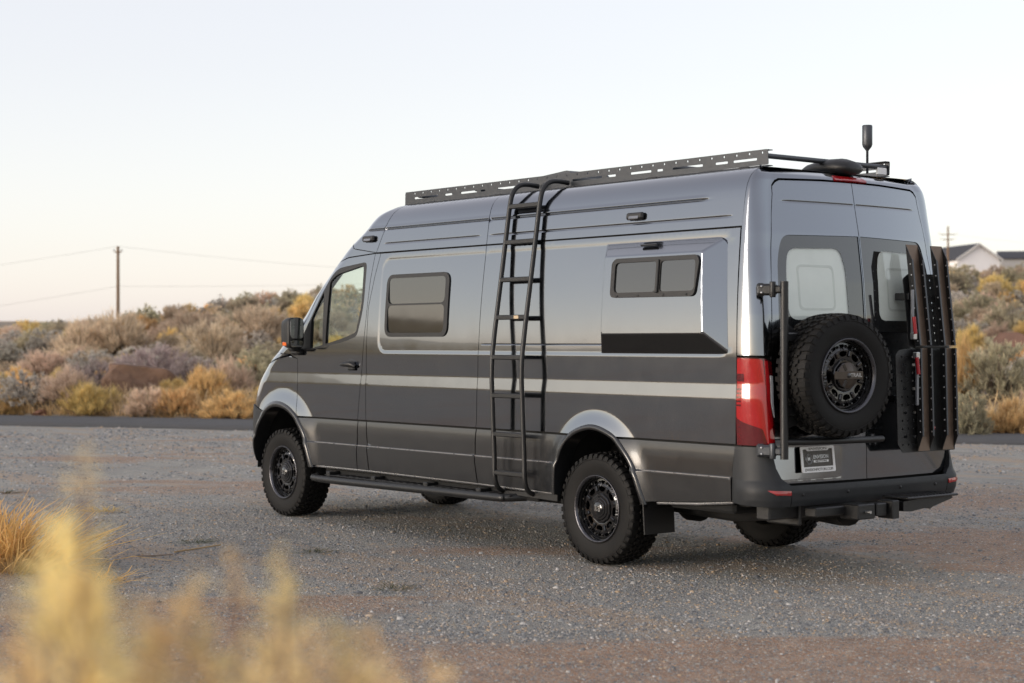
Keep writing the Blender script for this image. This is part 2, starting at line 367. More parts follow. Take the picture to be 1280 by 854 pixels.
def ground_mat():
    m, nt, b = newmat('gravel_and_soil'); L = nt.links
    tc = N(nt, 'ShaderNodeTexCoord'); P = tc.outputs['Object']
    def noise(s, d=5, r=.6):
        n = N(nt, 'ShaderNodeTexNoise'); n.inputs['Scale'].default_value = s; n.inputs['Detail'].default_value = d; n.inputs['Roughness'].default_value = r; L.new(P, n.inputs['Vector']); return n.outputs['Fac']
    def vor(s, out='Color'):
        n = N(nt, 'ShaderNodeTexVoronoi'); n.inputs['Scale'].default_value = s; n.inputs['Randomness'].default_value = 1; L.new(P, n.inputs['Vector']); return n
    def ramp(f, stops):
        r = N(nt, 'ShaderNodeValToRGB'); e = r.color_ramp.elements
        while len(e) < len(stops): e.new(.5)
        for q, (p, c) in zip(e, stops): q.position = p; q.color = (*c, 1)
        L.new(f, r.inputs[0]); return r.outputs[0]
    def mix(f, a, c, mode='MIX'):
        x = N(nt, 'ShaderNodeMix', data_type='RGBA', blend_type=mode)
        for i_, v in (('Factor', f), ('A', a), ('B', c)):
            if isinstance(v, (int, float)): x.inputs[i_].default_value = v
            elif isinstance(v, tuple): x.inputs[i_].default_value = (*v, 1)
            else: L.new(v, x.inputs[i_])
        return x.outputs['Result']
    v1 = vor(95); v2 = vor(38)
    sep = N(nt, 'ShaderNodeSeparateColor'); L.new(v1.outputs['Color'], sep.inputs[0])
    sep2 = N(nt, 'ShaderNodeSeparateColor'); L.new(v2.outputs['Color'], sep2.inputs[0])
    peb = ramp(sep.outputs[0], [(0, (0.133, 0.136, 0.136)), (.35, (0.264, 0.267, 0.254)), (.65, (0.354, 0.341, 0.312)), (.85, (0.442, 0.341, 0.237)), (1, (0.700, 0.684, 0.609))])
    peb2 = ramp(sep2.outputs[0], [(0, (0.177, 0.180, 0.177)), (.5, (0.319, 0.316, 0.297)), (.85, (0.425, 0.341, 0.254)), (1, (0.672, 0.647, 0.576))])
    grav = mix(ramp(noise(9), [(.45, (0, 0, 0)), (.6, (1, 1, 1))]), peb, peb2)
    v3 = vor(14); sep3 = N(nt, 'ShaderNodeSeparateColor'); L.new(v3.outputs['Color'], sep3.inputs[0])
    grav = mix(.30, grav, ramp(sep3.outputs[0], [(0, (0.158, 0.161, 0.158)), (.5, (0.317, 0.317, 0.293)), (.9, (0.415, 0.348, 0.257)), (1, (0.610, 0.596, 0.526))]))
    grav = mix(.45, grav, ramp(noise(.9, 7, .7), [(.3, (0.183, 0.182, 0.172)), (.5, (0.305, 0.302, 0.281)), (.7, (0.439, 0.428, 0.386))]))
    grav = mix(.15, grav, ramp(noise(1.3), [(.3, (0.203, 0.201, 0.195)), (.7, (0.363, 0.351, 0.321))]))
    dirt = ramp(noise(5), [(.3, (0.235, 0.153, 0.108)), (.55, (0.348, 0.222, 0.149)), (.75, (0.470, 0.313, 0.213))])
    dirt = mix(ramp(sep.outputs[1], [(.55, (0, 0, 0)), (.75, (1, 1, 1))]), dirt, peb)
    mpg = N(nt, 'ShaderNodeMapping'); mpg.inputs['Rotation'].default_value = (0, 0, -math.atan2(CR[1], CR[0])); mpg.inputs['Scale'].default_value = (.16, 1.5, 1); L.new(P, mpg.inputs['Vector'])
    stn = N(nt, 'ShaderNodeTexNoise'); stn.inputs['Scale'].default_value = 1.0; stn.inputs['Detail'].default_value = 6; stn.inputs['Roughness'].default_value = .65; L.new(mpg.outputs[0], stn.inputs['Vector'])
    grav = mix(ramp(stn.outputs['Fac'], [(.52, (0, 0, 0)), (.60, (1, 1, 1))]), grav, mix(.6, grav, (.40, .29, .20)))
    grav = mix(ramp(stn.outputs['Fac'], [(.32, (.9, .9, .9)), (.46, (0, 0, 0))]), grav, mix(.5, grav, (.13, .125, .12)))
    ad = N(nt, 'ShaderNodeAttribute', attribute_name='dirt'); al = N(nt, 'ShaderNodeAttribute', attribute_name='lot')
    ma = N(nt, 'ShaderNodeMath', operation='ADD'); L.new(ad.outputs['Fac'], ma.inputs[0])
    mm = N(nt, 'ShaderNodeMath', operation='MULTIPLY_ADD'); L.new(noise(3.5), mm.inputs[0]); mm.inputs[1].default_value = .9; mm.inputs[2].default_value = -.45; L.new(mm.outputs[0], ma.inputs[1])
    dm = ramp(ma.outputs[0], [(.25, (0, 0, 0)), (.75, (1, 1, 1))])
    lotc = mix(dm, grav, dirt)
    soil = ramp(noise(.35), [(.3, (0.180, 0.123, 0.083)), (.5, (0.255, 0.180, 0.120)), (.7, (0.330, 0.247, 0.158))])
    soil = mix(ramp(noise(2.5), [(.48, (0, 0, 0)), (.62, (1, 1, 1))]), soil, (0.375, 0.292, 0.173))
    soil = mix(ramp(noise(.06, 3), [(.45, (0, 0, 0)), (.6, (1, 1, 1))]), soil, (0.225, 0.203, 0.173))
    ast = N(nt, 'ShaderNodeAttribute', attribute_name='straw')
    soil = mix(ast.outputs['Fac'], soil, ramp(noise(.05, 6), [(.35, (.22, .17, .10)), (.5, (.42, .31, .15)), (.65, (.50, .38, .19))]))
    base = mix(al.outputs['Fac'], soil, lotc)
    L.new(base, b.inputs['Base Color']); b.inputs['Roughness'].default_value = .9; b.inputs['Specular IOR Level'].default_value = .3
    # relief
    s1 = N(nt, 'ShaderNodeMath', operation='MULTIPLY'); L.new(v1.outputs['Distance'], s1.inputs[0]); s1.inputs[1].default_value = -1.0
    s2 = N(nt, 'ShaderNodeMath', operation='MULTIPLY_ADD'); L.new(v2.outputs['Distance'], s2.inputs[0]); s2.inputs[1].default_value = -1.2; L.new(s1.outputs[0], s2.inputs[2])
    s3 = N(nt, 'ShaderNodeMath', operation='MULTIPLY_ADD'); L.new(noise(12), s3.inputs[0]); s3.inputs[1].default_value = 1.2; L.new(s2.outputs[0], s3.inputs[2])
    bp = N(nt, 'ShaderNodeBump'); bp.inputs['Strength'].default_value = .8; bp.inputs['Distance'].default_value = .014; L.new(s3.outputs[0], bp.inputs['Height']); L.new(bp.outputs[0], b.inputs['Normal'])
    return m
gm = ground_mat()
ground = link_mesh('ground', make_ground(), gm, None); tag(ground, kind='structure')
# road: asphalt sheet following the lot edge
def road():
    tt = np.arange(-160, 220, 1.0); ss = np.array([ROAD0, ROAD0 + .02, 15.8, 16.65, 17.5, ROAD1 - .02, ROAD1]); V = []
    for t in tt:
        for k, s in enumerate(ss):
            w = .10 * (vnoise(t * .9, k * .0 + (3 if k < 3 else 8)) - .5) * (1 if k in (0, 1, 5, 6) else 0)
            p = RN * (s + w) + RD * t; V.append((p[0], p[1], (.012 + .05 * math.sin((s - ROAD0) / (ROAD1 - ROAD0) * math.pi)) if k not in (0, 6) else -.03))
    m = len(ss); F = [(i * m + k, i * m + k + 1, (i + 1) * m + k + 1, (i + 1) * m + k) for i in range(len(tt) - 1) for k in range(m - 1)]
    return np_mesh('road', V, F, True)
rm = mat('worn_asphalt', (.058, .058, .061), .85, noise=(2.2, .25), bump=(160, .5), c2=(.078, .077, .078))
road_o = link_mesh('road', road(), rm, None); tag(road_o, kind='structure')
def smooth_table(pts, lo, hi, n, k):
    g=np.linspace(lo,hi,n); v=np.interp(g,[p[0] for p in pts],[p[1] for p in pts])
    v=np.convolve(np.pad(v,k//2,mode='edge'),np.ones(k)/k,'valid')
    return g,v
# side slope (degrees of inward lean) by height, integrated into half width
ALPHA=[(.40,-8),(.60,-4),(.86,-2),(.93,-1),(1.215,-0.5),(1.228,3.5),(1.31,3.5),(1.325,-1.2),(1.48,-0.8),(1.515,.9),(1.62,1.7),(1.8,3.4),(2.0,5.0),(2.3,6.5),(2.52,8),(2.58,11),(2.64,24),(2.69,42),(2.72,58),(2.745,74)]
ZG,_al=smooth_table(ALPHA,.30,2.76,2461,15)
WG=-np.cumsum(np.tan(np.radians(_al)))*(ZG[1]-ZG[0]); WG-=np.interp(1.0,ZG,WG)-1.0
def W(z): return np.interp(z,ZG,WG)
_g,_xr=smooth_table([(.3,-1.62),(.67,-1.629),(1.765,-1.618),(2.0,-1.60),(2.3,-1.562),(2.48,-1.528),(2.66,-1.497),(2.70,-1.475),(2.73,-1.42),(2.75,-1.36)],.3,2.76,2461,15)
def Xr(z): return np.interp(z,_g,_xr)
def Kr(z): return np.interp(z,[.7,1.2,2.2,2.7],[.012,.03,.06,.05])
FRONT=[(.40,4.52,5.22),(.55,4.62,5.35),(.65,4.68,5.38),(.80,4.70,5.38),(1.0,4.68,5.36),(1.12,4.64,5.30),(1.22,4.60,5.20),(1.30,4.54,5.12),(1.42,4.42,4.96),(1.52,4.22,4.86),(1.64,4.08,4.72),(1.80,3.82,4.46),(2.0,3.66,4.24),(2.25,3.36,3.98),(2.4,3.22,3.72),(2.55,2.98,3.42),(2.64,2.88,3.35),(2.70,2.82,3.25),(2.76,2.6,2.9)]
_gx,_x0=smooth_table([(a,b) for a,b,c in FRONT],.3,2.76,2461,91)
_gx,_xf=smooth_table([(a,c) for a,b,c in FRONT],.3,2.76,2461,91)
def X0(z): return np.interp(z,_gx,_x0)
def Xf(z): return np.interp(z,_gx,_xf)
UF=6.0; RCY=.12; XC=-1.40; UB=-1.62; UM=-2.48
def S(u,z,h=0):
    u=np.asarray(u,float); z=np.asarray(z,float)
    w=W(z); x0=X0(z); a=Xf(z)-x0
    ph=np.clip((u-x0)/(UF-x0),0,1)*np.pi/2
    yE=w-RCY; xE=Xr(z)+Kr(z)*(yE/.74)**2
    pc=np.clip((XC-u)/(XC-UB),0,1)*np.pi/2
    yr=yE*(u-UM)/(UB-UM)
    x=np.where(u>x0,x0+a*np.sin(ph),np.where(u>XC,u,np.where(u>UB,XC-(XC-xE)*np.sin(pc),Xr(z)+Kr(z)*(yr/.74)**2)))
    y=np.where(u>x0,w*np.cos(ph),np.where(u>XC,w,np.where(u>UB,yE+RCY*np.cos(pc),yr)))
    nx=np.where(u>x0,np.sin(ph),np.where(u>XC,0,np.where(u>UB,-np.sin(pc),-1)))
    ny=np.where(u>XC,np.cos(ph),np.where(u>UB,np.cos(pc),0))
    return np.stack([x+nx*h,y+ny*h,z+0*x],-1)
def u_side(x,z):
    x0=X0(z);a=Xf(z)-x0
    s=np.clip((x-x0)/a,0,1)
    return np.where(x>x0,x0+(UF-x0)*np.arcsin(s)*2/np.pi,x)
def u_rear(y,z):
    yE=W(z)-RCY
    c=np.clip((y-yE)/RCY,0,1)
    return np.where(y<=yE,UM+(UB-UM)*y/yE, XC-(XC-UB)*np.arccos(c)*2/np.pi)

# ------------------------------------------------------------------ relief on the body skin
def gband(z, z0, s): return np.exp(-((z - z0) / s) ** 2)
def rng_x(x, a, b, f=.12): return smst(a - f, a, x) * (1 - smst(b, b + f, x))
def rbox(x, z, x0, x1, z0, z1, r):
    qx = np.abs(x - (x0 + x1) / 2) - (x1 - x0) / 2 + r; qz = np.abs(z - (z0 + z1) / 2) - (z1 - z0) / 2 + r
    return np.hypot(np.maximum(qx, 0), np.maximum(qz, 0)) + np.minimum(np.maximum(qx, qz), 0) - r
def H_side(u, z):
    x = u; h = np.zeros_like(z)
    h -= .011 * gband(z, 2.540, .0065) * rng_x(x, -.95, 3.10)
    h += .004 * gband(z, 2.556, .012) * rng_x(x, -.95, 3.10)
    h -= .006 * gband(z, 2.415, .006) * np.maximum(rng_x(x, -1.2, 1.24, .08), rng_x(x, 1.50, 2.70, .08))
    d = rbox(x, z, 1.0, 2.755, 1.505, 2.287, .10); h -= .0032 * smst(.018, -.018, d) * (x > 1.37)
    d = rbox(x, z, -1.322, 1.8, 1.505, 2.287, .10); h -= .0032 * smst(.018, -.018, d) * (x <= 1.37)
    h -= .0035 * gband(z, 1.571, .003) * ((x < 1.345) & (x > -.06))
    # wheel arch flares
    e = np.hypot((x - .0) / .43, (z - .52) / .44); h += .026 * smst(1.36, 1.0, e) * (z > .3)
    e = np.hypot((x - 4.29) / .47, (z - .53) / .47); h += .030 * smst(1.40, 1.0, e)
    # lower cladding: proud bottom section with a lip
    h += (.004 + .015 * smst(.712, .700, z) - .010 * (np.clip(z - .80, 0, .2) / .115) ** 2) * (z < .921)
    return h
def hp_pop(u, z):
    def ramp(a, b): return np.clip((a) / b, -.5, 1.6)
    def smin(a, b, k=.16): t = np.clip(.5 + .5 * (b - a) / k, 0, 1); return b * (1 - t) + a * t - k * t * (1 - t)
    v = smin(ramp(-.06 - u, .11), ramp(u + 1.315 - .075 * (z - 1.51), .135)); v = smin(v, ramp(2.288 - z, .10)); v = smin(v, ramp(z - 1.510, .135))
    v = smin(v, np.full_like(v, 1.0), .035)
    return -.006 + .108 * np.maximum(v, 0)
def H_rear(u, z):
    P = S(u, z); y = P[..., 1]; h = np.zeros_like(z)
    h -= .006 * gband(z, 2.515, .006) * smst(.70, .60, np.abs(y)) * (np.abs(y) > .012)
    d = rbox(y, z, .235, .95, .685, .94, .05); h -= .009 * smst(.012, -.012, d) * np.clip((z - .665) / .24, 0, 1)
    return h
def H0(u, z): return np.zeros_like(z)
ROWS = np.unique(np.round(np.concatenate([np.arange(.40, 2.62, .04), np.arange(1.19, 1.36, .008), np.arange(1.47, 1.54, .006), np.arange(.69, .73, .004),
    np.arange(2.265, 2.30, .004), np.arange(2.40, 2.432, .003), np.arange(2.518, 2.57, .003), np.arange(2.58, 2.746, .008), np.arange(1.56, 1.583, .002), np.arange(1.66, 2.25, .02),
    np.arange(.93, 1.12, .015), np.arange(2.50, 2.531, .003), np.arange(.72, .92, .012)]), 4))
def panel(name, outline, m, parent, holes=(), h=H_side, off=0., space='x', gap=.003, thick=.016, rows=None, du=.06, step=.03, mirror=False):
    """a body panel cut from the skin: outline in (x,z), (y,z) or (u,z)"""
    def conv(P):
        if space == 'x': return np.stack([u_side(P[:, 0], P[:, 1]), P[:, 1]], -1)
        if space == 'y': return np.stack([u_rear(P[:, 0], P[:, 1]), P[:, 1]], -1)
        return P
    polys = [inset(conv(densify(outline, step)), gap)] + [inset(conv(densify(q, step)), -gap if gap > 0 else 0) for q in holes]
    lo, hi = polys[0].min(0), polys[0].max(0)
    rr = ROWS if rows is None else np.arange(lo[1], hi[1], rows); rr = rr[(rr > lo[1]) & (rr < hi[1])]
    uu = np.arange(lo[0] + du * .5, hi[0], du)
    if h is H_side and rows is None:   # finer columns where the relief needs them
        ex = np.concatenate([np.arange(-.50, .52, .025), np.arange(3.75, 4.85, .025), np.arange(1.36, 1.40, .004), np.arange(2.735, 2.775, .004), np.arange(2.66, 2.735, .015)]); uu = np.unique(np.concatenate([uu, ex[(ex > lo[0]) & (ex < hi[0])]]))
    G = np.stack(np.meshgrid(uu, rr), -1).reshape(-1, 2)
    if len(G):
        k = inside(polys[0], G)
        for q in polys[1:]: k &= ~inside(q, G)
        G = G[k]
        for q in polys: G = G[~near(q, G, .0022)] if len(G) else G
    V2, F = cdt(polys, G)
    hf = lambda u, z: S(u, z, h(u, z) + off)
    P = hf(V2[:, 0], V2[:, 1]); e = .0016
    du_ = hf(V2[:, 0] + e, V2[:, 1]) - hf(V2[:, 0] - e, V2[:, 1]); dz_ = hf(V2[:, 0], V2[:, 1] + e) - hf(V2[:, 0], V2[:, 1] - e)
    Nn = np.cross(dz_, du_); Nn /= np.linalg.norm(Nn, axis=1)[:, None] + 1e-12
    # orientation: outward
    F = F[:, ::-1]
    # skirts along every border
    ed = {}
    for t in F:
        for a, b in ((t[0], t[1]), (t[1], t[2]), (t[2], t[0])): ed[(a, b)] = 1
    bd = [(a, b) for (a, b) in ed if (b, a) not in ed]
    V = list(P); NN = list(Nn); faces = [tuple(map(int, t)) for t in F]; mp = {}
    for a, b in bd:
        q = []
        for i in (a, b):
            if i not in mp:
                mp[i] = (len(V), len(V) + 1); V += [P[i], P[i] - Nn[i] * thick]; NN += [None, None]
            q.append(mp[i])
        t = P[b] - P[a]; nrm = np.cross(t, -Nn[a]); nrm = -nrm / (np.linalg.norm(nrm) + 1e-12)
        for k in (*q[0], *q[1]): NN[k] = nrm if NN[k] is None else NN[k] + nrm
        faces.append((int(q[1][0]), int(q[0][0]), int(q[0][1]), int(q[1][1])))
    V = np.array(V); NN = np.array([n / (np.linalg.norm(n) + 1e-9) for n in NN])
    if mirror: V[:, 1] *= -1; NN[:, 1] *= -1; faces = [f[::-1] for f in faces]
    me = bpy.data.meshes.new(name); me.from_pydata([tuple(v) for v in V], [], faces)
    me.polygons.foreach_set('use_smooth', np.ones(len(me.polygons), bool)); me.update()
    me.normals_split_custom_set_from_vertices([tuple(n) for n in NN])
    return link_mesh(name, me, m, parent)
def mirrored(o, parent=None):
    c = o.copy(); col.objects.link(c); c.parent = parent or o.parent; c.scale = (1, -1, 1); return c

van = empty('camper_van', (0, 0, 0))
tag(van, 'dark grey metallic high roof camper van parked on the gravel lot', 'van')
def skin_pt(x, z, off=0): return S(u_side(x, z), z, off)

# ---- outlines traced on the side, metres from the rear axle
ARCH_R = [tuple(p) for p in catmull([(.425, .44), (.418, .55), (.385, .72), (.27, .885), (.045, .965), (-.165, .925), (-.305, .825), (-.405, .70), (-.47, .54), (-.50, .44)], 6)]
ARCH_F = [tuple(p) for p in catmull([(4.79, .42), (4.775, .60), (4.715, .77), (4.57, .935), (4.385, 1.0), (4.166, .96), (3.997, .84), (3.898, .707), (3.825, .52), (3.80, .42)], 6)]
def grow(line, c, g): return [(c[0] + (x - c[0]) * (1 + g / max(.2, math.hypot(x - c[0], z - c[1]))), c[1] + (z - c[1]) * (1 + g / max(.2, math.hypot(x - c[0], z - c[1])))) for x, z in line]
TR = grow(ARCH_R, (0, .45), .035); TF = grow(ARCH_F, (4.29, .45), .048)
TRp = [p for p in TR if p[1] > .925]; TFp = [p for p in TF if p[1] > .925]
# front door
DOOR_TOP = [(4.165, 1.475), (3.66, 2.115), (3.56, 2.225), (3.45, 2.288), (3.29, 2.318), (2.884, 2.338)]
DOOR_REAR = [(2.884, 2.338), (2.925, 2.116), (2.954, 1.772), (2.99, 1.471), (3.02, 1.243), (3.07, .925)]
door_poly = [(3.07, .925), (4.022, .925), (4.045, 1.10), (4.05, 1.44)] + DOOR_TOP + DOOR_REAR[1:-1]
WIN = rounded([(4.075, 1.488), (3.66, 2.035), (3.545, 2.185), (3.42, 2.232), (3.00, 2.270), (3.0, 1.885), (3.085, 1.640), (3.30, 1.590)], [.015, .05, .06, .08, .05, .12, .05, .1], 6)
door = panel('front_door', door_poly, M['paint'], van, holes=[WIN])
G1 = rounded([(3.585, 1.572), (3.56, 2.120), (3.46, 2.178), (3.045, 2.245), (3.032, 1.90), (3.105, 1.672), (3.30, 1.622)], [.01, .03, .06, .04, .1, .03, .1], 6)
G2 = rounded([(3.835, 1.530), (3.83, 1.79), (3.645, 2.035), (3.632, 1.563)], [.015, .03, .03, .01], 4)
panel('window_trim', WIN, M['trim'], door, holes=[G1, G2], h=H0, off=-.001, gap=-.004, thick=.03)
panel('window_glass', G1, M['cabglass'], door, h=H0, off=-.012, gap=-.006, thick=.004)
panel('quarter_glass', G2, M['cabglass'], door, h=H0, off=-.012, gap=-.006, thick=.004)
# door handle: recessed cup with a black bar
hb = MB(); hx, hz = 3.205, 1.392
c0 = skin_pt(hx, hz); 
hb.poly([(hx + .128 * math.cos(a), hz + .052 * math.sin(a)) for a in np.linspace(0, 2 * math.pi, 28, endpoint=False)], -.012, .002, lambda a, b, d: tuple(skin_pt(a, b, d)))
hb.build('handle_cup', M['paint'], door)
hb = MB(); hb.tube([skin_pt(hx - .115, hz - .012, .012), skin_pt(hx - .085, hz + .006, .034), skin_pt(hx + .03, hz + .006, .034), skin_pt(hx + .10, hz + .0, .016)], .02, 12, radii=[.018, .024, .022, .012])
hb.box(skin_pt(hx - .06, hz - .01, .012), (.10, .03, .075), .012)
hb.build('handle', M['trim'], door)
# centre pillar, side panel with window, rear quarter
PIL = [(2.802, 2.336), (2.86, 2.15), (2.925, 1.88), (2.940, 1.245), (2.943, .925)]
panel('door_pillar', [(2.943, .925), (3.07, .925)] + DOOR_REAR[::-1][1:] + PIL[:-1], M['paint'], van)
SEAMQ = [(1.344, 2.338), (1.374, 1.50), (1.394, .98), (1.405, .925)]
W1 = rect(1.795, 2.650, 1.644, 2.138, .075, 7)
side = panel('side_panel', [(1.405, .925), (2.943, .925)] + PIL[::-1][1:] + SEAMQ[:-1], M['paint'], van, holes=[W1])
win = panel('side_window', W1, M['trim'], side, holes=[rect(1.832, 2.628, 1.906, 2.118, .05), rect(1.832, 2.628, 1.664, 1.892, .05)], h=H_side, off=.010, gap=-.012, thick=.03)
panel('upper_pane', rect(1.832, 2.628, 1.906, 2.118, .05), M['darkglass'], side, h=lambda u, z: -.004 + (W(1.92) - W(z)) * .55, off=.0, gap=-.004, thick=.004)
panel('lower_pane', rect(1.832, 2.628, 1.664, 1.892, .05), M['darkglass'], side, h=lambda u, z: -.004 + (W(1.67) - W(z)) * .70, off=.0, gap=-.004, thick=.004)
DSEAM = [(-1.366, 2.338), (-1.386, 1.57), (-1.383, 1.2), (-1.378, .925)]
qp = [(-1.378, .925), (-.335, .925)]
tr = sorted([p for p in TR if p[1] > .927], key=lambda p: p[0])
quarter = panel('rear_quarter_panel', [(-1.378, .925), (tr[0][0] - .004, .925)] + tr + [(tr[-1][0] + .004, .925), (1.405, .925)] + SEAMQ[::-1][1:] + DSEAM[:-1], M['paint'], van)
# fender, hood, front shell
tf = sorted([p for p in TF if p[1] > .927], key=lambda p: p[0])
def ux(x, z): return float(u_side(x, z))
fend = [(ux(tf[0][0] - .003, .925), .925)] + [(ux(*p), p[1]) for p in tf if p[0] < 4.70]
fend += [(5.00, 1.02), (5.25, 1.10), (5.24, 1.235), (5.10, 1.285), (4.80, 1.375), (ux(4.20, 1.462), 1.462), (ux(4.05, 1.44), 1.44), (ux(4.045, 1.1), 1.10), (ux(4.022, .925), .925)]
fender = panel('fender', fend, M['paint'], van, space='u')
panel('headlamp', [(5.26, 1.02), (5.95, .98), (5.95, 1.16), (5.55, 1.20), (5.255, 1.235)], M['headlamp'], van, space='u', h=H0, du=.05)
panel('hood', [(5.26, 1.245), (5.56, 1.212), (5.99, 1.17), (5.99, 1.50), (5.2, 1.51), (ux(4.19, 1.475), 1.475), (4.80, 1.385), (5.10, 1.295)], M['paint'], van, space='u', h=H0, du=.05)
WS = [(4.98, 1.54), (5.99, 1.54), (5.99, 2.56), (4.72, 2.56), (4.74, 2.3), (4.82, 1.9)]
panel('front_pillar', [(5.2, 1.515), (5.0, 1.535), (4.82, 1.9), (4.74, 2.3), (4.72, 2.50), (3.6, 2.44), (2.87, 2.345)] + [(ux(a, b), b + .004) for a, b in DOOR_TOP[::-1]], M['paint'], van, space='u', h=H0, du=.05)
panel('windshield', WS, M['cabglass'], van, space='u', h=H0, off=-.006, du=.06, thick=.005)
# upper body band under the roof
rs1 = panel('roof_side', [(-1.378, 2.345), (1.344, 2.345), (1.342, 2.56), (1.347, 2.744), (-1.385, 2.744)], M['paint'], van, space='u')
panel('roof_side', [(1.344, 2.345), (2.872, 2.345), (2.77, 2.56), (2.70, 2.70), (2.66, 2.744), (1.347, 2.744), (1.342, 2.56)], M['paint'], van, space='u')
panel('roof_front_cap', [(2.872, 2.345), (3.6, 2.445), (4.72, 2.51), (4.72, 2.565), (5.99, 2.565), (5.99, 2.744), (2.66, 2.744), (2.70, 2.70), (2.77, 2.56)], M['paint'], van, space='u', du=.05)
# rear corner pillar with the header above the doors
def yedge(z): return float(np.interp(z, [.67, .80, 1.5, 2.0, 2.4, 2.58], [.84, .893, .872, .832, .778, .742]))
def ur(y, z): return float(u_rear(y, z))
zs = [1.50, 1.7, 1.9, 2.1, 2.3, 2.45, 2.56, 2.62]
edge = [(ur(yedge(z), z), z) for z in zs] + [(ur(.715, 2.650), 2.650), (ur(.68, 2.664), 2.664), (ur(.3, 2.676), 2.676), (UM, 2.678)]
panel('corner_pillar', [(-1.388, 1.50)] + edge + [(UM, 2.744), (-1.385, 2.744), (-1.372, 2.338)], M['paint'], van, space='u', h=H0, du=.035)
# the dark gap frame behind and the lower corner where the lamp sits
zs2 = [.70, .74, .80, 1.0, 1.25, 1.5, 1.75, 2.0, 2.2, 2.4, 2.56, 2.61]
led = [(ur(yedge(z), z), z) for z in zs2]
dpoly = [(UM, .668), (ur(.78, .672), .672), (ur(.83, .683), .683)] + led + [(ur(.71, 2.640), 2.640), (ur(.675, 2.655), 2.655), (ur(.3, 2.667), 2.667), (UM, 2.669)]
RW = rounded([(.012, 1.655), (.755, 1.655), (.795, 1.72), (.762, 2.13), (.705, 2.288), (.012, 2.300)], [.004, .05, .06, .1, .06, .004], 6)
RG = rounded([(.155, 1.735), (.705, 1.735), (.70, 2.05), (.665, 2.205), (.205, 2.215), (.165, 2.10)], [.07, .08, .1, .07, .08, .1], 6)
RWu = [(ur(a, b), b) for a, b in RW]; RGu = [(ur(a, b), b) for a, b in RG]
for sgn in (1, -1):
    hh = H_rear if sgn > 0 else (lambda u, z: np.where(z > 1.2, H_rear(u, z), 0))
    d = panel('rear_door', dpoly, M['paint'], van, holes=[RWu], space='u', h=hh, du=.04, mirror=sgn < 0)
    panel('window_border', RWu, M['darkglass'], d, holes=[RGu], space='u', h=H0, off=-.006, gap=.0, du=.05, mirror=sgn < 0, thick=.006)
    panel('window_glass', RGu, M['rearglass'], d, space='u', h=H0, off=-.0065, gap=-.002, du=.05, mirror=sgn < 0, thick=.004)
    panel('interior_backing', RWu, M['backing'], d, space='u', h=H0, off=-.016, gap=.01, du=.1, mirror=sgn < 0, thick=.004)  # pale plate added behind the glass, stands in for a bright interior
    si = [(ur(a, b), b) for a, b in rect(.27, .60, 1.80, 2.10, .04)]; sj = [(ur(a, b), b) for a, b in rect(.285, .585, 1.815, 2.085, .035)]
    panel('inner_window_outline', si, M['window_line'], d, holes=[sj], space='u', h=H0, off=-.0145, gap=0, du=.1, mirror=sgn < 0, thick=.002)  # added ring imitates an inner window outline seen through the glass
# roof skin closing the top
def roof():
    uu = np.concatenate([np.linspace(UM, UB, 14), np.linspace(UB, XC, 6)[1:], np.linspace(XC, 2.6, 30)[1:], np.linspace(2.6, UF, 24)[1:]])
    L = S(uu, np.full_like(uu, 2.7438)); V = []; m = len(uu)
    ks = [1, .97, .9, .75, .5, .25, 0]
    for k in ks:
        for i in range(m): V.append((L[i, 0] + (0) * k, L[i, 1] * k, 2.7438 + .014 * (1 - k ** 2) * smst(-1.5, -.9, L[i, 0]) * (1 - smst(2.0, 3.0, L[i, 0]))))
    F = [(a * m + i, a * m + i + 1, (a + 1) * m + i + 1, (a + 1) * m + i) for a in range(len(ks) - 1) for i in range(m - 1)]
    b = MB(); b.add(V, F, True); b.add([(x, -y, z) for x, y, z in V], F, True); return b.build('roof', M['paint'], van)
roof()
# lower cladding
panel('door_cladding', [(3.085, .50), (3.80, .50)] + [(x, z) for x, z in sorted([p for p in TF if .50 < p[1] < .915 and p[0] < 4.2], key=lambda p: p[1])] + [(4.0, .915), (3.073, .915)], M['clad'], van)
panel('pillar_cladding', [(2.905, .50), (3.079, .50), (3.067, .915), (2.945, .915)], M['clad'], van)
panel('side_cladding', [(1.392, .49), (2.899, .50), (2.939, .915), (1.408, .915), (1.421, .72)], M['clad'], van)
trc = sorted([p for p in TR if .49 < p[1] < .915 and p[0] > 0], key=lambda p: p[1])
panel('quarter_cladding', [(1.386, .49), (1.415, .72), (1.402, .915), (trc[-1][0], .915)] + trc[::-1] + [(trc[0][0], .48)], M['clad'], van)
trd = sorted([p for p in TR if .50 < p[1] < .915 and p[0] < 0], key=lambda p: p[1])
panel('rear_cladding', [(-1.338, .548), (trd[0][0], .49)] + trd + [(trd[-1][0], .915), (-1.372, .915), (-1.345, .75)], M['clad'], van)
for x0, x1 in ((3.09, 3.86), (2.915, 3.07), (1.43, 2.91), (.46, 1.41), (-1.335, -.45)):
    panel('cladding_highlight', [(x0, .7035), (x1, .7035), (x1, .7095), (x0, .7095)], M['silver'], van, h=H0, off=.0205, gap=0, rows=.003, thick=.012)  # thin silver strip paints the sky highlight along the cladding lip
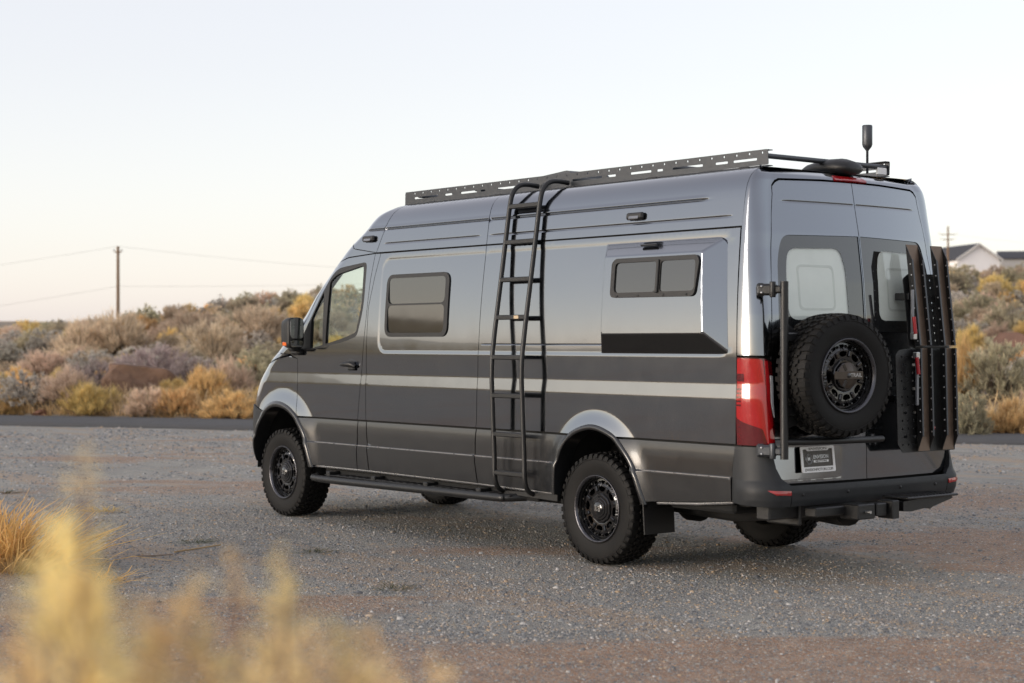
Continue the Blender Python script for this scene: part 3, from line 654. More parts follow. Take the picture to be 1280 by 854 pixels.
# arch trims
def strip(name, line, g, c, m, off0=.0):
    outer = grow(line, c, g); n = len(line); b = MB(); V = []; F = []
    for k, (p, q) in enumerate(zip(line, outer)):
        pi = skin_pt(p[0], p[1], float(H_side(np.array(p[0]), np.array(p[1]))) + .008); po = skin_pt(q[0], q[1], float(H_side(np.array(q[0]), np.array(q[1]))) + .007)
        mid = skin_pt((p[0] + q[0]) / 2, (p[1] + q[1]) / 2, float(H_side(np.array((p[0] + q[0]) / 2), np.array((p[1] + q[1]) / 2))) + .013)
        V += [pi + np.array([0, -.14, 0]), pi + np.array([0, -.004, 0]), pi, mid, po, po + np.array([0, -.03, 0])]
    for k in range(n - 1):
        for j in range(5): F.append((k * 6 + j, k * 6 + j + 1, (k + 1) * 6 + j + 1, (k + 1) * 6 + j))
    b.add(V, F, True); return b.build(name, m, van)
strip('wheel_arch_trim', [p for p in ARCH_R if p[1] > .47], .036, (0, .45), M['clad'])
strip('wheel_arch_trim', [p for p in ARCH_F if p[1] > .47], .050, (4.29, .45), M['clad'])
# front bumper: between the arch and the nose, wraps round the front
fb = [(ux(4.80, .50), .50)] + [(ux(*p), p[1]) for p in sorted([q for q in TF if q[0] > 4.6 and .5 < q[1] < .98], key=lambda q: q[1])] + [(4.99, 1.008), (5.25, 1.0), (5.99, .96), (5.99, .46), (5.3, .44)]
panel('front_bumper', fb, M['bumper'], van, space='u', h=H0, off=.012, du=.05)
# wheel housings and under body
def housing(x0, line, c):
    b = MB(); V = []; F = []
    ln = grow(line, c, .02)
    for (x, z) in ln:
        for y in (.97, .80, .52): V.append((x, y, z))
    n = len(ln); F = [(k * 3 + j, k * 3 + j + 1, (k + 1) * 3 + j + 1, (k + 1) * 3 + j) for k in range(n - 1) for j in range(2)]
    b.add(V, F, True)
    b.add([(x, .52, z) for x, z in ln], [tuple(range(n))])
    for s in (1, -1):
        o = b.build('wheel_housing', M['shell'], van)
        if s < 0: o.scale = (1, -1, 1)
housing(0, ARCH_R, (0, .45)); housing(4.29, ARCH_F, (4.29, .45))
b = MB()
b.box((1.55, 0, .52), (6.0, 1.0, .24), .02); b.box((2.1, 0, .47), (3.2, 1.86, .12), .02); b.box((-.95, 0, .58), (.9, 1.8, .14), .03)
b.tube([(0, -.75, .40), (0, .75, .40)], .06, 12); b.lathe([(.0, -.16), (.1, -.14), (.15, -.05), (.15, .05), (.1, .14), (0, .16)], 'x', 20, (0, 0, .40))
b.tube([(.2, .35, .42), (-.8, .42, .40), (-1.2, .40, .44)], .06, 12); b.tube([(-.6, -.5, .38), (-1.0, -.45, .36), (-1.3, -.2, .40)], .09, 12)
b.tube([(4.32, -.75, .40), (4.32, .75, .40)], .05, 12); b.box((2.2, -.05, .40), (2.6, .95, .16), .03); b.box((3.7, 0, .40), (.7, .8, .16), .03); b.box((2.15, 0, .435), (2.9, 1.90, .08), .01); b.box((-.98, 0, .50), (.62, 1.84, .08), .02)  # tank boxes and wide low slab added to darken the ground below
b.build('underbody', M['shell'], van)
# inner shell behind the seams, with openings for the cab windows
shell_l = [(-1.40, .56), (-.50, .56)] + sorted([p for p in TR if p[1] > .56], key=lambda p: p[0]) + [(.47, .56), (3.84, .56)] + sorted([p for p in TF if p[1] > .56 and p[0] < 4.6], key=lambda p: p[0]) + [(4.62, 1.0), (4.62, 1.42), (4.2, 1.45), (3.5, 2.27), (3.0, 2.5), (2.7, 2.70), (-1.40, 2.70)]
for s in (False, True):
    panel('inner_shell', shell_l, M['shell'], van, holes=[WIN], h=H0, off=-.030, gap=0, du=.2, rows=.2, thick=.01, mirror=s)
panel('inner_shell', [(UM - .90, .60), (-1.40, .60), (-1.40, 1.6), (-1.40, 2.70), (UM - .90 , 2.70)], M['shell'], van, holes=[RWu, [(2 * UM - a, b) for a, b in RWu]], space='u', h=H0, off=-.045, gap=0, du=.1, rows=.1, thick=.01)
# right hand side, seen only through the cab glass and from other places
rd = panel('front_door', door_poly, M['paint'], van, holes=[WIN], mirror=True, du=.15)
panel('window_glass', WIN, M['cabglass'], rd, h=H0, off=-.012, gap=-.006, thick=.004, mirror=True, du=.2)
panel('side_panel', [(-1.378, .925), (tr[0][0] - .004, .925)] + tr + [(tr[-1][0] + .004, .925), (2.943, .925)] + PIL[::-1][1:] + [(-1.366, 2.338)], M['paint'], van, mirror=True, du=.15)
panel('door_pillar', [(2.943, .925), (3.07, .925)] + DOOR_REAR[::-1][1:] + PIL[:-1], M['paint'], van, mirror=True)
for o in [c for c in van.children if c.name.split('.')[0] in ('fender', 'hood', 'front_pillar', 'windshield', 'roof_side', 'roof_front_cap', 'corner_pillar', 'door_cladding', 'side_cladding', 'pillar_cladding', 'quarter_cladding', 'rear_cladding', 'front_bumper', 'headlamp', 'wheel_arch_trim')]:
    mirrored(o)
# cab interior
b = MB(); b.box((2.75, 0, 1.5), (.04, 1.80, 1.9), .01); b.box((4.25, 0, 1.28), (.5, 1.70, .30), .05); b.box((3.3, 0, .75), (1.6, 1.8, .05), .01); b.build('cab_bulkhead', M['shell'], van)
for y in (.45, -.45):
    b = MB(); b.box((3.30, y, 1.06), (.52, .50, .16), .05); b.box((3.02, y, 1.42), (.15, .48, .64), .05, rotm('Y', -10)); b.box((2.95, y, 1.86), (.10, .26, .20), .04, rotm('Y', -8)); b.build('seat', M['seat'], van)
b = MB(); ct = np.array([3.78, .45, 1.42]); ring = [ct + rotm('Y', -28) @ np.array([0, .19 * math.cos(a), .19 * math.sin(a)]) for a in np.linspace(0, 2 * math.pi, 33)]
b.tube(ring, .016, 8, cap=False); b.tube([ct, ct + np.array([.35, 0, -.18])], .03, 8); b.tube([ring[0], ring[16]], .014, 6); b.build('steering_wheel', M['trim'], van)

# ------------------------------------------------------------------ pop-out bunk bump with sliding window
pb = rounded([(-.065, 1.512), (-.065, 2.284), (-1.262, 2.284), (-1.312, 1.512)], [0, 0, .10, .02], 8)
mid_skirt = [(-.19, 1.640), (-1.168, 1.640)]
pop_up = [(-.065, 1.512)] + mid_skirt + [(-1.312, 1.512)] + [p for p in pb if p[1] > 1.53][::-1] + []
pop_up = [(-.062, 1.514), (-.178, 1.640), (-1.176, 1.640), (-1.310, 1.514), (-1.262, 2.284 - .10)] + [q for q in rounded([(-1.30, 1.6), (-1.262, 2.284), (-.5, 2.284)], [0, .10, 0], 8)[1:-1]] + [(-.062, 2.284)]
pop = panel('popout_bump', pop_up, M['paint'], van, h=hp_pop, gap=.001, du=.008, rows=.008, step=.008, thick=.035)
panel('popout_skirt', [(-.062, 1.512), (-1.310, 1.512), (-1.176, 1.640), (-.178, 1.640)], M['trim'], pop, h=hp_pop, off=.0025, gap=-.004, du=.010, rows=.010, step=.008, thick=.012)
PO = .102
fr = rounded([(-.262, 1.898), (-1.092, 1.893), (-1.122, 2.130), (-1.095, 2.168), (-.300, 2.168), (-.262, 2.140)], [.04, .045, .03, .03, .03, .03], 5)
gl1 = rect(-.716, -.300, 1.930, 2.138, .035); gl2 = rect(-1.088, -.756, 1.930, 2.138, .035)
panel('window_frame', fr, M['trim'], pop, holes=[gl1, gl2], h=H0, off=PO + .013, gap=0, du=.05, rows=.05, thick=.02)
panel('window_pane', gl1, M['darkglass'], pop, h=H0, off=PO + .003, gap=-.003, du=.1, rows=.1, thick=.003)
panel('window_pane', gl2, M['darkglass'], pop, h=H0, off=PO + .007, gap=-.003, du=.1, rows=.1, thick=.003)
b = MB(); b.box(skin_pt(-.736, 2.035, PO + .018), (.026, .016, .225), .004, rotm('X', 5.5)); b.build('sash_bar', M['trim'], pop)
for x in (-.34, -.55, -.80, -1.02):
    b = MB(); b.box(skin_pt(x, 1.907, PO + .014), (.02, .008, .012), .003); b.build('drain_cover', M['trim'], pop)
b = MB(); b.box(skin_pt(-.56, 2.255, .055), (.16, .02, .016), .006, rotm('X', 30)); b.build('vent_cover', M['clad'], pop)

# ------------------------------------------------------------------ tail lamps, bumper, plate
def tail(mirror):
    q = dict(space='u', gap=.002, du=.03, rows=.04, mirror=mirror)
    outer = [(-1.392, .922), (-1.384, 1.2), (-1.394, 1.494), (ur(.925, 1.485), 1.485), (ur(.872, 1.462), 1.462), (ur(.868, .93), .93), (ur(.90, .922), .922)]
    t = panel('tail_lamp', outer, M['reddark'], van, h=H0, off=.006, thick=.03, **q)
    q['gap'] = 0
    panel('red_lens', rounded([(-1.397, 1.10), (-1.400, 1.485), (ur(.935, 1.478), 1.478), (ur(.918, 1.15), 1.15), (ur(.89, 1.03), 1.03), (ur(.878, .945), .945), (ur(.925, .935), .935), (ur(.945, 1.03), 1.03), (-1.43, 1.075)], .012, 3), M['redlit'], t, h=H0, off=.011, thick=.006, **q)
    panel('lamp_band', rounded([(ur(.918, 1.15), 1.15), (ur(.928, 1.47), 1.47), (ur(.905, 1.465), 1.465), (ur(.897, 1.19), 1.19), (ur(.884, 1.05), 1.05), (ur(.895, 1.04), 1.04)], .006, 3), M['red'], t, h=H0, off=.009, thick=.006, **q)
    panel('reverse_lens', rounded([(ur(.893, 1.20), 1.20), (ur(.878, 1.12), 1.12), (ur(.872, 1.10), 1.10), (ur(.874, 1.372), 1.372), (ur(.893, 1.375), 1.375)], .006, 3), M['clearlens'], t, h=H0, off=.011, thick=.006, **q)
    for k in range(5):
        z = 1.175 + k * .026
        panel('lamp_fin', [(-1.398, z), (-1.425, z), (-1.425, z + .012), (-1.398, z + .012)], M['reddark'], t, h=H0, off=.0135, thick=.004, space='u', gap=0, du=.02, rows=.02, mirror=mirror)
    panel('lamp_fin', [(-1.399, 1.335), (-1.440, 1.335), (-1.440, 1.385), (-1.399, 1.385)], M['reddark'], t, h=H0, off=.0135, thick=.004, space='u', gap=0, du=.02, rows=.02, mirror=mirror)
    return t
tail(False); tail(True)
def H_bump(u, z):
    P = S(u, z); y = np.abs(P[..., 1]); prof = np.interp(z, [.50, .53, .57, .62, .655, .68, .70, .80, .92], [.035, .055, .066, .070, .064, .052, .040, .022, .006])
    f = smst(-1.33, -1.50, u); return .010 + (prof - .010) * f
def cb(z): return (ur(.885, z), z)
corner = [(-1.335, .545), (-1.350, .75), (-1.376, .916), (ur(.905, .916), .916), (ur(.897, .86), .86), (ur(.888, .78), .78), (ur(.862, .715), .715), (ur(.815, .682), .682), (ur(.80, .672), .672), (ur(.80, .53), .53), (ur(.90, .528), .528)]
for s in (False, True):
    c = panel('bumper_corner', corner, M['bumper'], van, space='u', h=H_bump, gap=.0015, du=.03, rows=.018, thick=.05, mirror=s)
    rf = [(ur(.905, .612), .612), (ur(.81, .604), .604), (ur(.808, .634), .634), (ur(.935, .642), .642)]
    panel('reflector', rf, M['redlit'], c, space='u', h=H_bump, off=.006, gap=0, du=.03, rows=.02, thick=.012, mirror=s)
u8 = ur(.80, .6)
cen = [(u8, .53), (u8, .668), (UM + .3, .664), (2 * UM - UM - .3, .664), (2 * UM - u8, .668), (2 * UM - u8, .53), (UM, .522)]
bump = panel('rear_bumper', cen, M['bumper'], van, space='u', h=H_bump, gap=.0015, du=.05, rows=.018, thick=.06)
for y in (.70, .27, -.27, -.66):
    p = S(ur(abs(y), .60), .60, .068); b = MB(); b.lathe([(.0, -.006), (.010, -.005), (.012, 0), (.012, .006)], 'x', 16, (p[0] - .001, y, .605)); b.build('parking_sensor', M['trim'], bump)
# number plate in its frame
b = MB(); px_ = -1.628
def onplate(y, z, d): 
    return (px_ + .026 * (0) - d + .115 * (z - .825), y, z)
pr = rect(.337, .663, .740, .908, .012)
plate = MB().poly(pr, 0.0, .006, onplate).build('number_plate', M['plate_dark'], van)
def ringpoly(name, outer, holes, d0, d1, m, parent, fn):
    polys = [densify(outer, .02)] + [densify(h, .02) for h in holes]
    polys = [p if area2(p) > 0 else p[::-1] for p in polys]
    V2, F = cdt(polys, []); n = len(V2); V = [fn(a, b_, d1) for a, b_ in V2] + [fn(a, b_, d0) for a, b_ in V2]
    fc = [tuple(map(int, t)) for t in F] + [tuple(int(i) + n for i in t[::-1]) for t in F]; ed = {}
    for t in F:
        for a, b_ in ((t[0], t[1]), (t[1], t[2]), (t[2], t[0])): ed[(int(a), int(b_))] = 1
    fc += [(b_, a, a + n, b_ + n) for (a, b_) in ed if (b_, a) not in ed]
    mb = MB(); mb.add(V, fc); return mb.build(name, m, parent)
ringpoly('plate_frame', pr, [rounded([(.356, .776), (.644, .776), (.644, .891), (.61, .891), (.60, .879), (.40, .879), (.39, .891), (.356, .891)], .004, 2)], .006, .012, M['white'], plate, onplate)
def text(name, s, size, place, m, parent, bold=0.0, width=None):
    """flat lettering; place(a,b)->xyz maps text plane to the surface"""
    cu = bpy.data.curves.new(name, 'FONT'); cu.body = s; cu.size = size; cu.align_x = 'CENTER'; cu.align_y = 'CENTER'; cu.offset = bold; cu.extrude = .0008; cu.resolution_u = 3
    to = bpy.data.objects.new(name, cu); col.objects.link(to); bpy.context.view_layer.update()
    me = bpy.data.meshes.new_from_object(to.evaluated_get(bpy.context.evaluated_depsgraph_get())); bpy.data.objects.remove(to)
    co = np.array([v.co[:] for v in me.vertices])
    if width: co[:, 0] *= width / (co[:, 0].max() - co[:, 0].min())
    for v, c in zip(me.vertices, co): v.co = place(c[0], c[1], c[2])
    me.materials.clear(); return link_mesh(name, me, m, parent)
def pl(y0, z0, d): return lambda a, b_, c: onplate(y0 - a, z0 + b_, d + max(c, 0))
text('lettering', 'ENVISION', .024, pl(.50, .8915, .0125), M['plate_dark'], plate, .0, .17)
text('lettering', 'ENVISIONMOTORS.COM', .026, pl(.50, .757, .0125), M['plate_dark'], plate, .0, .27)
text('lettering', 'ENVISION', .036, pl(.468, .838, .0065), M['silver'], plate, .0003, .145)
bar = MB().poly(rect(.395, .541, .803, .818, .002), .006, .0075, onplate).build('lettering_bar', M['white'], plate)
text('lettering', 'MOTORS', .013, pl(.468, .8105, .008), M['plate_dark'], plate, .0003, .11)
b = MB()
for rr in (.033, .026):
    b.tube([onplate(.585 + rr * math.cos(a), .826 + rr * math.sin(a), .0075) for a in np.linspace(.25 * math.pi, 2.15 * math.pi, 22)], .0016, 5)
b.build('emblem_ring', M['silver'], plate)
text('lettering', 'M', .034, pl(.585, .826, .0065), M['silver'], plate, .0006)

# ------------------------------------------------------------------ wheels
RT = .402
def tyre_mesh():
    b = MB()
    prof = [(.214, .098), (.222, .118), (.232, .124), (.240, .1245), (.262, .131), (.300, .1375), (.335, .139), (.360, .136), (.378, .128), (.386, .112), (.389, .06), (.390, 0)]
    prof = prof + [(r, -w) for r, w in prof[::-1][1:]]
    b.lathe(prof, 'y', 96)
    for r in (.246, .352): b.lathe([(r - .004, np.interp(r, [.24, .262, .3, .335, .36], [.1245, .131, .1375, .139, .136])), (r - .002, np.interp(r, [.24, .262, .3, .335, .36], [.1245, .131, .1375, .139, .136]) + .003), (r + .002, np.interp(r, [.24, .262, .3, .335, .36], [.1245, .131, .1375, .139, .136]) + .003), (r + .004, np.interp(r, [.24, .262, .3, .335, .36], [.1245, .131, .1375, .139, .136]))], 'y', 96)
    n = 42; P = 2 * math.pi * RT / n
    def block(poly, r0=.386, r1=RT, sc=.90):
        c = np.mean(poly, 0); m = len(poly)
        def mp(s, w, r): 
            rr = r - .010 * (abs(w) / .13) ** 3; a = s / RT; return (rr * math.cos(a), w, rr * math.sin(a))
        V = [mp(s, w, r0) for s, w in poly] + [mp(c[0] + (s - c[0]) * sc, c[1] + (w - c[1]) * sc, r1) for s, w in poly]
        b.add(V, [tuple(range(m, 2 * m))] + [(k, (k + 1) % m, (k + 1) % m + m, k + m) for k in range(m)])
    for i in range(n):
        s0 = i * P
        for sg in (1, -1):
            of = 0 if sg > 0 else .5 * P
            lng = .132 if i % 2 else .138
            block([(s0 + of + .05 * P, sg * .082), (s0 + of + .70 * P, sg * .078), (s0 + of + .78 * P, sg * lng), (s0 + of + .16 * P, sg * lng)], .372)
            # shoulder lug running down the sidewall
            a0, a1 = (s0 + of + .17 * P) / RT, (s0 + of + .75 * P) / RT; rl = .352 if i % 2 else .364
            V = []
            for a in (a0, a1):
                for r, w in ((.389, .1335), (.382, .1365), (rl, .1425), (rl - .004, .137), (.384, .126)): V.append((r * math.cos(a), sg * w, r * math.sin(a)))
            b.add(V, [(0, 1, 6, 5), (1, 2, 7, 6), (2, 3, 8, 7), (0, 4, 3, 2, 1), (5, 6, 7, 8, 9)])
            # interlocking intermediate blocks
            s1 = s0 + of + .35 * P
            block([(s1 + .02 * P, sg * .030), (s1 + .30 * P, sg * .026), (s1 + .40 * P, sg * .046), (s1 + .72 * P, sg * .052), (s1 + .80 * P, sg * .074), (s1 + .30 * P, sg * .076), (s1 + .22 * P, sg * .058), (s1 - .04 * P, sg * .052)])
        block([(s0 + .05 * P, -.022), (s0 + .45 * P, -.024), (s0 + .60 * P, -.004), (s0 + .95 * P, .002), (s0 + .92 * P, .022), (s0 + .50 * P, .023), (s0 + .40 * P, .006), (s0 + .02 * P, -.002)])
    return b
tyre_me = tyre_mesh().build('tyre', M['rubber'], None); 
tme = tyre_me.data; bpy.data.objects.remove(tyre_me)
def rim_parts():
    out = []
    b = MB(); b.lathe([(.222, .112), (.226, .122), (.221, .126), (.213, .120), (.208, .108)], 'y', 80); out.append(('rim_lip', b, M['rimlip']))
    b = MB(); b.lathe([(.209, .110), (.203, .095), (.200, .04), (.205, -.10), (.222, -.118), (.226, -.112)], 'y', 64); b.lathe([(.0, .030), (.10, .028), (.19, .010), (.2, .0)], 'y', 64); out.append(('barrel', b, M['rim']))
    b = MB()
    outer = [(.199 * math.cos(a), .199 * math.sin(a)) for a in np.linspace(0, 2 * math.pi, 96, endpoint=False)]
    holes = []
    for k in range(8):
        a = 2 * math.pi * (k + .5) / 8; ca, sa = math.cos(a), math.sin(a)
        h = rounded([(.118, -.026), (.142, -.034), (.150, 0), (.142, .034), (.118, .026), (.112, 0)], .012, 3)
        holes.append([(x * ca - y * sa, x * sa + y * ca) for x, y in h])
    for k in range(16):
        a = 2 * math.pi * k / 16; ca, sa = math.cos(a), math.sin(a)
        h = rounded([(.168, -.017), (.188, -.022), (.188, .022), (.168, .017)], .008, 2); holes.append([(x * ca - y * sa, x * sa + y * ca) for x, y in h])
    polys = [densify(outer, .02)] + [densify(h, .012) for h in holes]
    V2, F = cdt(polys, [(r * math.cos(a), r * math.sin(a)) for r in (.155, .105, .08) for a in np.linspace(0, 2 * math.pi, 48, endpoint=False)])
    def dy(x, z):
        r = math.hypot(x, z); return float(np.interp(r, [0, .07, .10, .155, .165, .199], [.070, .070, .078, .082, .074, .070]))
    n = len(V2); V = [(x, dy(x, z), z) for x, z in V2] + [(x, dy(x, z) - .018, z) for x, z in V2]
    fc = [tuple(map(int, t)) for t in F]; ed = {}
    for t in fc:
        for a, c in ((t[0], t[1]), (t[1], t[2]), (t[2], t[0])): ed[(a, c)] = 1
    fc += [(c, a, a + n, c + n) for (a, c) in ed if (c, a) not in ed]
    b.add(V, fc)
    for k in range(16):
        a = 2 * math.pi * (k + .5) / 16; b.lathe([(0, .089), (.006, .088), (.0075, .083), (.0075, .06)], 'y', 8, (.178 * math.cos(a), 0, .178 * math.sin(a)), False)
    # stepped hub
    for r0, y0 in ((.098, .090), (.078, .097), (.060, .104)):
        V = []; m = 12
        for r, y in ((r0, .06), (r0, y0 - .004), (r0 - .004, y0), (r0 - .016, y0)):
            for k in range(m): a = 2 * math.pi * (k + (.15 if k % 2 else -.15)) / m; V.append((r * math.cos(a), y, r * math.sin(a)))
        b.add(V, [(i * m + k, i * m + (k + 1) % m, (i + 1) * m + (k + 1) % m, (i + 1) * m + k) for i in range(3) for k in range(m)])
    for k in range(8):
        a = 2 * math.pi * k / 8
        b.box((.135 * math.cos(a), .086, .135 * math.sin(a)), (.040, .014, .022), .005, rotm('Y', -math.degrees(a)))
    out.append(('wheel_disc', b, M['rim']))
    b = MB(); b.lathe([(0, .112), (.040, .111), (.046, .106), (.046, .08)], 'y', 40); out.append(('centre_cap', b, M['rim']))
    return out
rp = [(n_, b.build(n_, m, None), m) for n_, b, m in rim_parts()]
rim_me = [(n_, o.data, m) for n_, o, m in rp]
for _, o, _ in rp: bpy.data.objects.remove(o)
def wheel(name, loc, rz, spin, logo=True, parent=None):
    w = empty(name, loc, rz, parent)
    t = link_mesh('tyre', tme, None, w); t.rotation_euler = (0, spin, 0)
    for n_, me, m in rim_me:
        o = link_mesh(n_, me, None, w); o.rotation_euler = (0, spin, 0); o.scale = (1.07, 1.0, 1.07); o.location = (0, .012, 0)
    return w
def monogram(parent, y=.1245):
    b = MB()
    def bar(x0, z0, x1, z1, w=.0055):
        d = np.array([x1 - x0, z1 - z0]); L = np.linalg.norm(d); nrm = np.array([-d[1], d[0]]) / L * w / 2; e = d / L * w * .4
        p = [(x0 - e[0], z0 - e[1]), (x1 + e[0], z1 + e[1])]
        q = [(p[0][0] + nrm[0], p[0][1] + nrm[1]), (p[1][0] + nrm[0], p[1][1] + nrm[1]), (p[1][0] - nrm[0], p[1][1] - nrm[1]), (p[0][0] - nrm[0], p[0][1] - nrm[1])]
        b.poly(q, 0, .002, lambda a, c, d_: (-a, y + d_, c))
    for s in ((-.024, -.016, -.024, .016), (-.024, .016, -.010, .016), (-.010, .016, -.010, .002), (-.010, .002, -.024, .002), (-.014, .001, -.010, -.016),
              (.006, .016, .024, .016), (.024, .016, .024, -.016), (.024, -.016, .008, -.016), (.008, -.016, .008, -.006), (.024, .000, .012, .000)): bar(*s)
    return b.build('emblem', M['steel'], parent)
YW = .855
w1 = wheel('wheel', (0, YW, RT), 0, .3, parent=van); monogram(w1)
w2 = wheel('wheel', (4.322, YW, RT), 0, 1.2, parent=van); monogram(w2)
wheel('wheel', (0, -YW, RT), math.pi, .7, parent=van); wheel('wheel', (4.322, -YW, RT), math.pi, 2.0, parent=van)
# mud flaps
for s in (1, -1):
    b = MB(); fn = lambda a, c, d: (a, s * (.80 + c), d)
    pts = rounded([(-.40, .62), (-.36, .40), (-.36, .262), (-.64, .275), (-.655, .42), (-.52, .55)], [.01, .03, .03, .04, .05, .02], 4)
    b = MB(); b.add([(-.47 - .10 * (.6 - z) * .6, s * y, z) for y, z in ((.99, .62), (.985, .26), (.70, .26), (.70, .62))] + [(-.482 - .10 * (.6 - z) * .6, s * y, z) for y, z in ((.99, .62), (.985, .26), (.70, .26), (.70, .62))],
        [(0, 1, 2, 3), (7, 6, 5, 4), (0, 4, 5, 1), (1, 5, 6, 2), (2, 6, 7, 3), (3, 7, 4, 0)])
    b.build('mud_flap', M['trim'], van)

# ------------------------------------------------------------------ spare wheel on its swing arm
carrier = empty('spare_carrier', (0, 0, 0), 0, van)
sp = wheel('spare_wheel', (-1.79, .515, 1.375), R(90 - 5), .5, parent=van)
b = MB()   # cover bar with lettering over the hub
b.box((0, .130, .002), (.250, .006, .052), .004)
b.lathe([(.0, .125), (.083, .124), (.085, .120)], 'y', 40)
b.build('lock_plate', M['dkbronze'], sp)
b = MB()
for a in (60, 180, 300): b.box((.06 * math.cos(R(a)), .125, .06 * math.sin(R(a))), (.05, .004, .022), .004, rotm('Y', -a))
b.lathe([(.0, .136), (.016, .136), (.018, .130)], 'y', 20); b.build('lock_recess', M['rim'], sp)
text('lettering', 'TRAIL', .034, lambda a, c, d: (.062 * -1 - a, .1335 + max(d, 0), c + .002), M['silver'], sp, .0008, .10)
b = MB()
b.tube([(-1.735, .930, .845), (-1.735, .930, 1.975)], .026, 14)
b.build('hinge_post', M['coat'], carrier)
b = MB(); b.tube(catmull([(-1.735, .93, .955), (-1.76, .80, .953), (-1.80, .45, .950), (-1.80, .05, .948)], 6), .022, 12); b.build('lower_arm', M['coat'], carrier)
b = MB(); b.box((-1.685, .52, 1.37), (.05, .42, .50), .02); b.box((-1.715, .73, 1.62), (.03, .40, .06), .008); b.box((-1.715, .73, 1.15), (.03, .40, .06), .008)
b.add([(-1.70, .92, 1.02), (-1.70, .92, 1.75), (-1.70, .62, 1.55), (-1.70, .62, 1.10), (-1.69, .92, 1.02), (-1.69, .92, 1.75), (-1.69, .62, 1.55), (-1.69, .62, 1.10)], [(0, 1, 2, 3), (7, 6, 5, 4), (0, 4, 5, 1), (1, 5, 6, 2), (2, 6, 7, 3), (3, 7, 4, 0)])
b.build('wheel_mount', M['coat'], carrier)
for z in (1.925, .895):
    b = MB(); b.box((-1.615, .958, z), (.13, .050, .075), .014, rotm('Z', 28)); b.box((-1.70, .935, z), (.07, .055, .05), .010); b.lathe([(0, .05), (.018, .05), (.02, .045), (.02, -.045), (.018, -.05), (0, -.05)], 'z', 16, (-1.668, .965, z))
    b.box((-1.555, .955, z), (.05, .06, .085), .01, rotm('Z', 40)); b.build('hinge', M['coat'] if z > 1 else M['alu'], carrier)
    b = MB()
    for dz in (-.02, .02): b.lathe([(0, .008), (.007, .007), (.008, 0)], 'y', 10, (-1.60, .995, z + dz))
    b.build('bolt', M['steel'], carrier)

# ------------------------------------------------------------------ folded gear carrier on the right rear door
gear = empty('gear_carrier', (0, 0, 0), 0, van)
def lean(z): return float(np.interp(z, [.8, 1.5, 2.3], [-1.765, -1.750, -1.655]))
def gp(y, z, d): return (lean(z) - d, y, z)
holes = []
for r_ in range(12):
    z = .895 + r_ * .054
    if r_ % 3 == 1: holes += [rect(-.255, -.215, z - .009, z + .009, .008, 3), rect(-.355, -.315, z - .009, z + .009, .008, 3)]
    else: holes += [rect(y - .008, y + .008, z - .008, z + .008, .007, 2) for y in (-.205, -.265, -.325)]
ringpoly('perforated_plate', rounded([(-.155, .90), (-.205, .842), (-.77, .842), (-.77, 1.545), (-.27, 1.545), (-.185, 1.535), (-.145, 1.50)], [.01, .01, .01, .01, .02, .01, .01], 2), holes, 0, .005, M['coat'], gear, gp)
ub = [rect(y - .007, y + .007, z - .007, z + .007, .006, 2) for z in np.arange(1.60, 2.03, .052) for y in (-.50, -.545, -.59)]
ringpoly('upper_plate', rounded([(-.30, 1.535), (-.30, 2.02), (-.36, 2.055), (-.735, 2.06), (-.735, 1.535)], .01, 2), ub, 0, .005, M['coat'], gear, gp)
def channel(y0, z0, z1, tip):
    w, dp = .120, .040; t = empty('carrier_channel', (0, 0, 0), 0, gear)
    zt = z1 - .10 if tip > 0 else z1; zb = z0 + .10 if tip < 0 else z0
    MB().poly([(y0, z0), (y0 - w, z0), (y0 - w, z1), (y0, z1)], .030, .034, gp).build('channel_web', M['bronze'], gear)
    for y in (y0, y0 - w):
        b = MB()
        pts = [(z0, .030), (zb, .030 + dp), (zt, .030 + dp), (z1, .030)] if tip else [(z0, .030), (z0, .030 + dp), (z1, .030 + dp), (z1, .030)]
        b.poly(pts, 0, .005, lambda a, c, d: (lean(a) - c, y - d if y != y0 else y + d, a)); b.build('channel_flange', M['coat'], gear)
    # folded lip along each flange edge and the bolts
    b = MB()
    for y in (y0 - .004, y0 - w + .004): b.box((lean((zt + zb) / 2) - .030 - dp, y, (zt + zb) / 2), (.006, .016, zt - zb), .002, rotm('Y', math.degrees(math.atan2(lean(zt) - lean(zb), zt - zb))))
    b.build('channel_lip', M['alu'], gear)
    b = MB()
    for z in np.arange(zb + .03, zt, .075):
        for y, sg in ((y0 + .0055, 1), (y0 - w + .0005, 1)): b.lathe([(0, sg * .003), (.005, sg * .0025), (.006, 0)], 'y', 8, (lean(z) - .055, y, z))
    b.build('bolt', M['steel'], gear)
    bpy.data.objects.remove(t)
for y0 in (-.335, -.60):
    channel(y0, 1.566, 2.255, 1); channel(y0, .85, 1.548, -1)
b = MB(); b.box((lean(1.557) - .012, -.53, 1.557), (.012, .36, .014), .003); b.build('hinge_bar', M['coat'], gear)
for (z0, z1) in ((1.64, 1.945), (1.16, 1.487)):
    b = MB(); b.box((lean((z0 + z1) / 2) - .062, -.295, (z0 + z1) / 2), (.022, .020, z1 - z0), .005); b.build('latch_strut', M['strut'], gear)
    zz_ = z0 + .06 if z0 > 1.5 else z1 - .06
    b = MB(); b.tube([(lean(zz_) - .085, -.285, zz_ - .055), (lean(zz_) - .075, -.280, zz_ + .06)], .013, 10); b.build('red_grip', M['redhandle'], gear)
    b = MB(); b.box((lean(z0) - .05, -.30, z0 - .01 if z0 > 1.5 else z1 + .01), (.04, .035, .05), .006); b.build('latch', M['steel'], gear)
b = MB(); b.lathe([(0, -.012), (.012, -.010), (.014, 0)], 'x', 14, (lean(1.0) - .006, -.535, 1.0)); b.build('red_button', M['redlit'], gear)
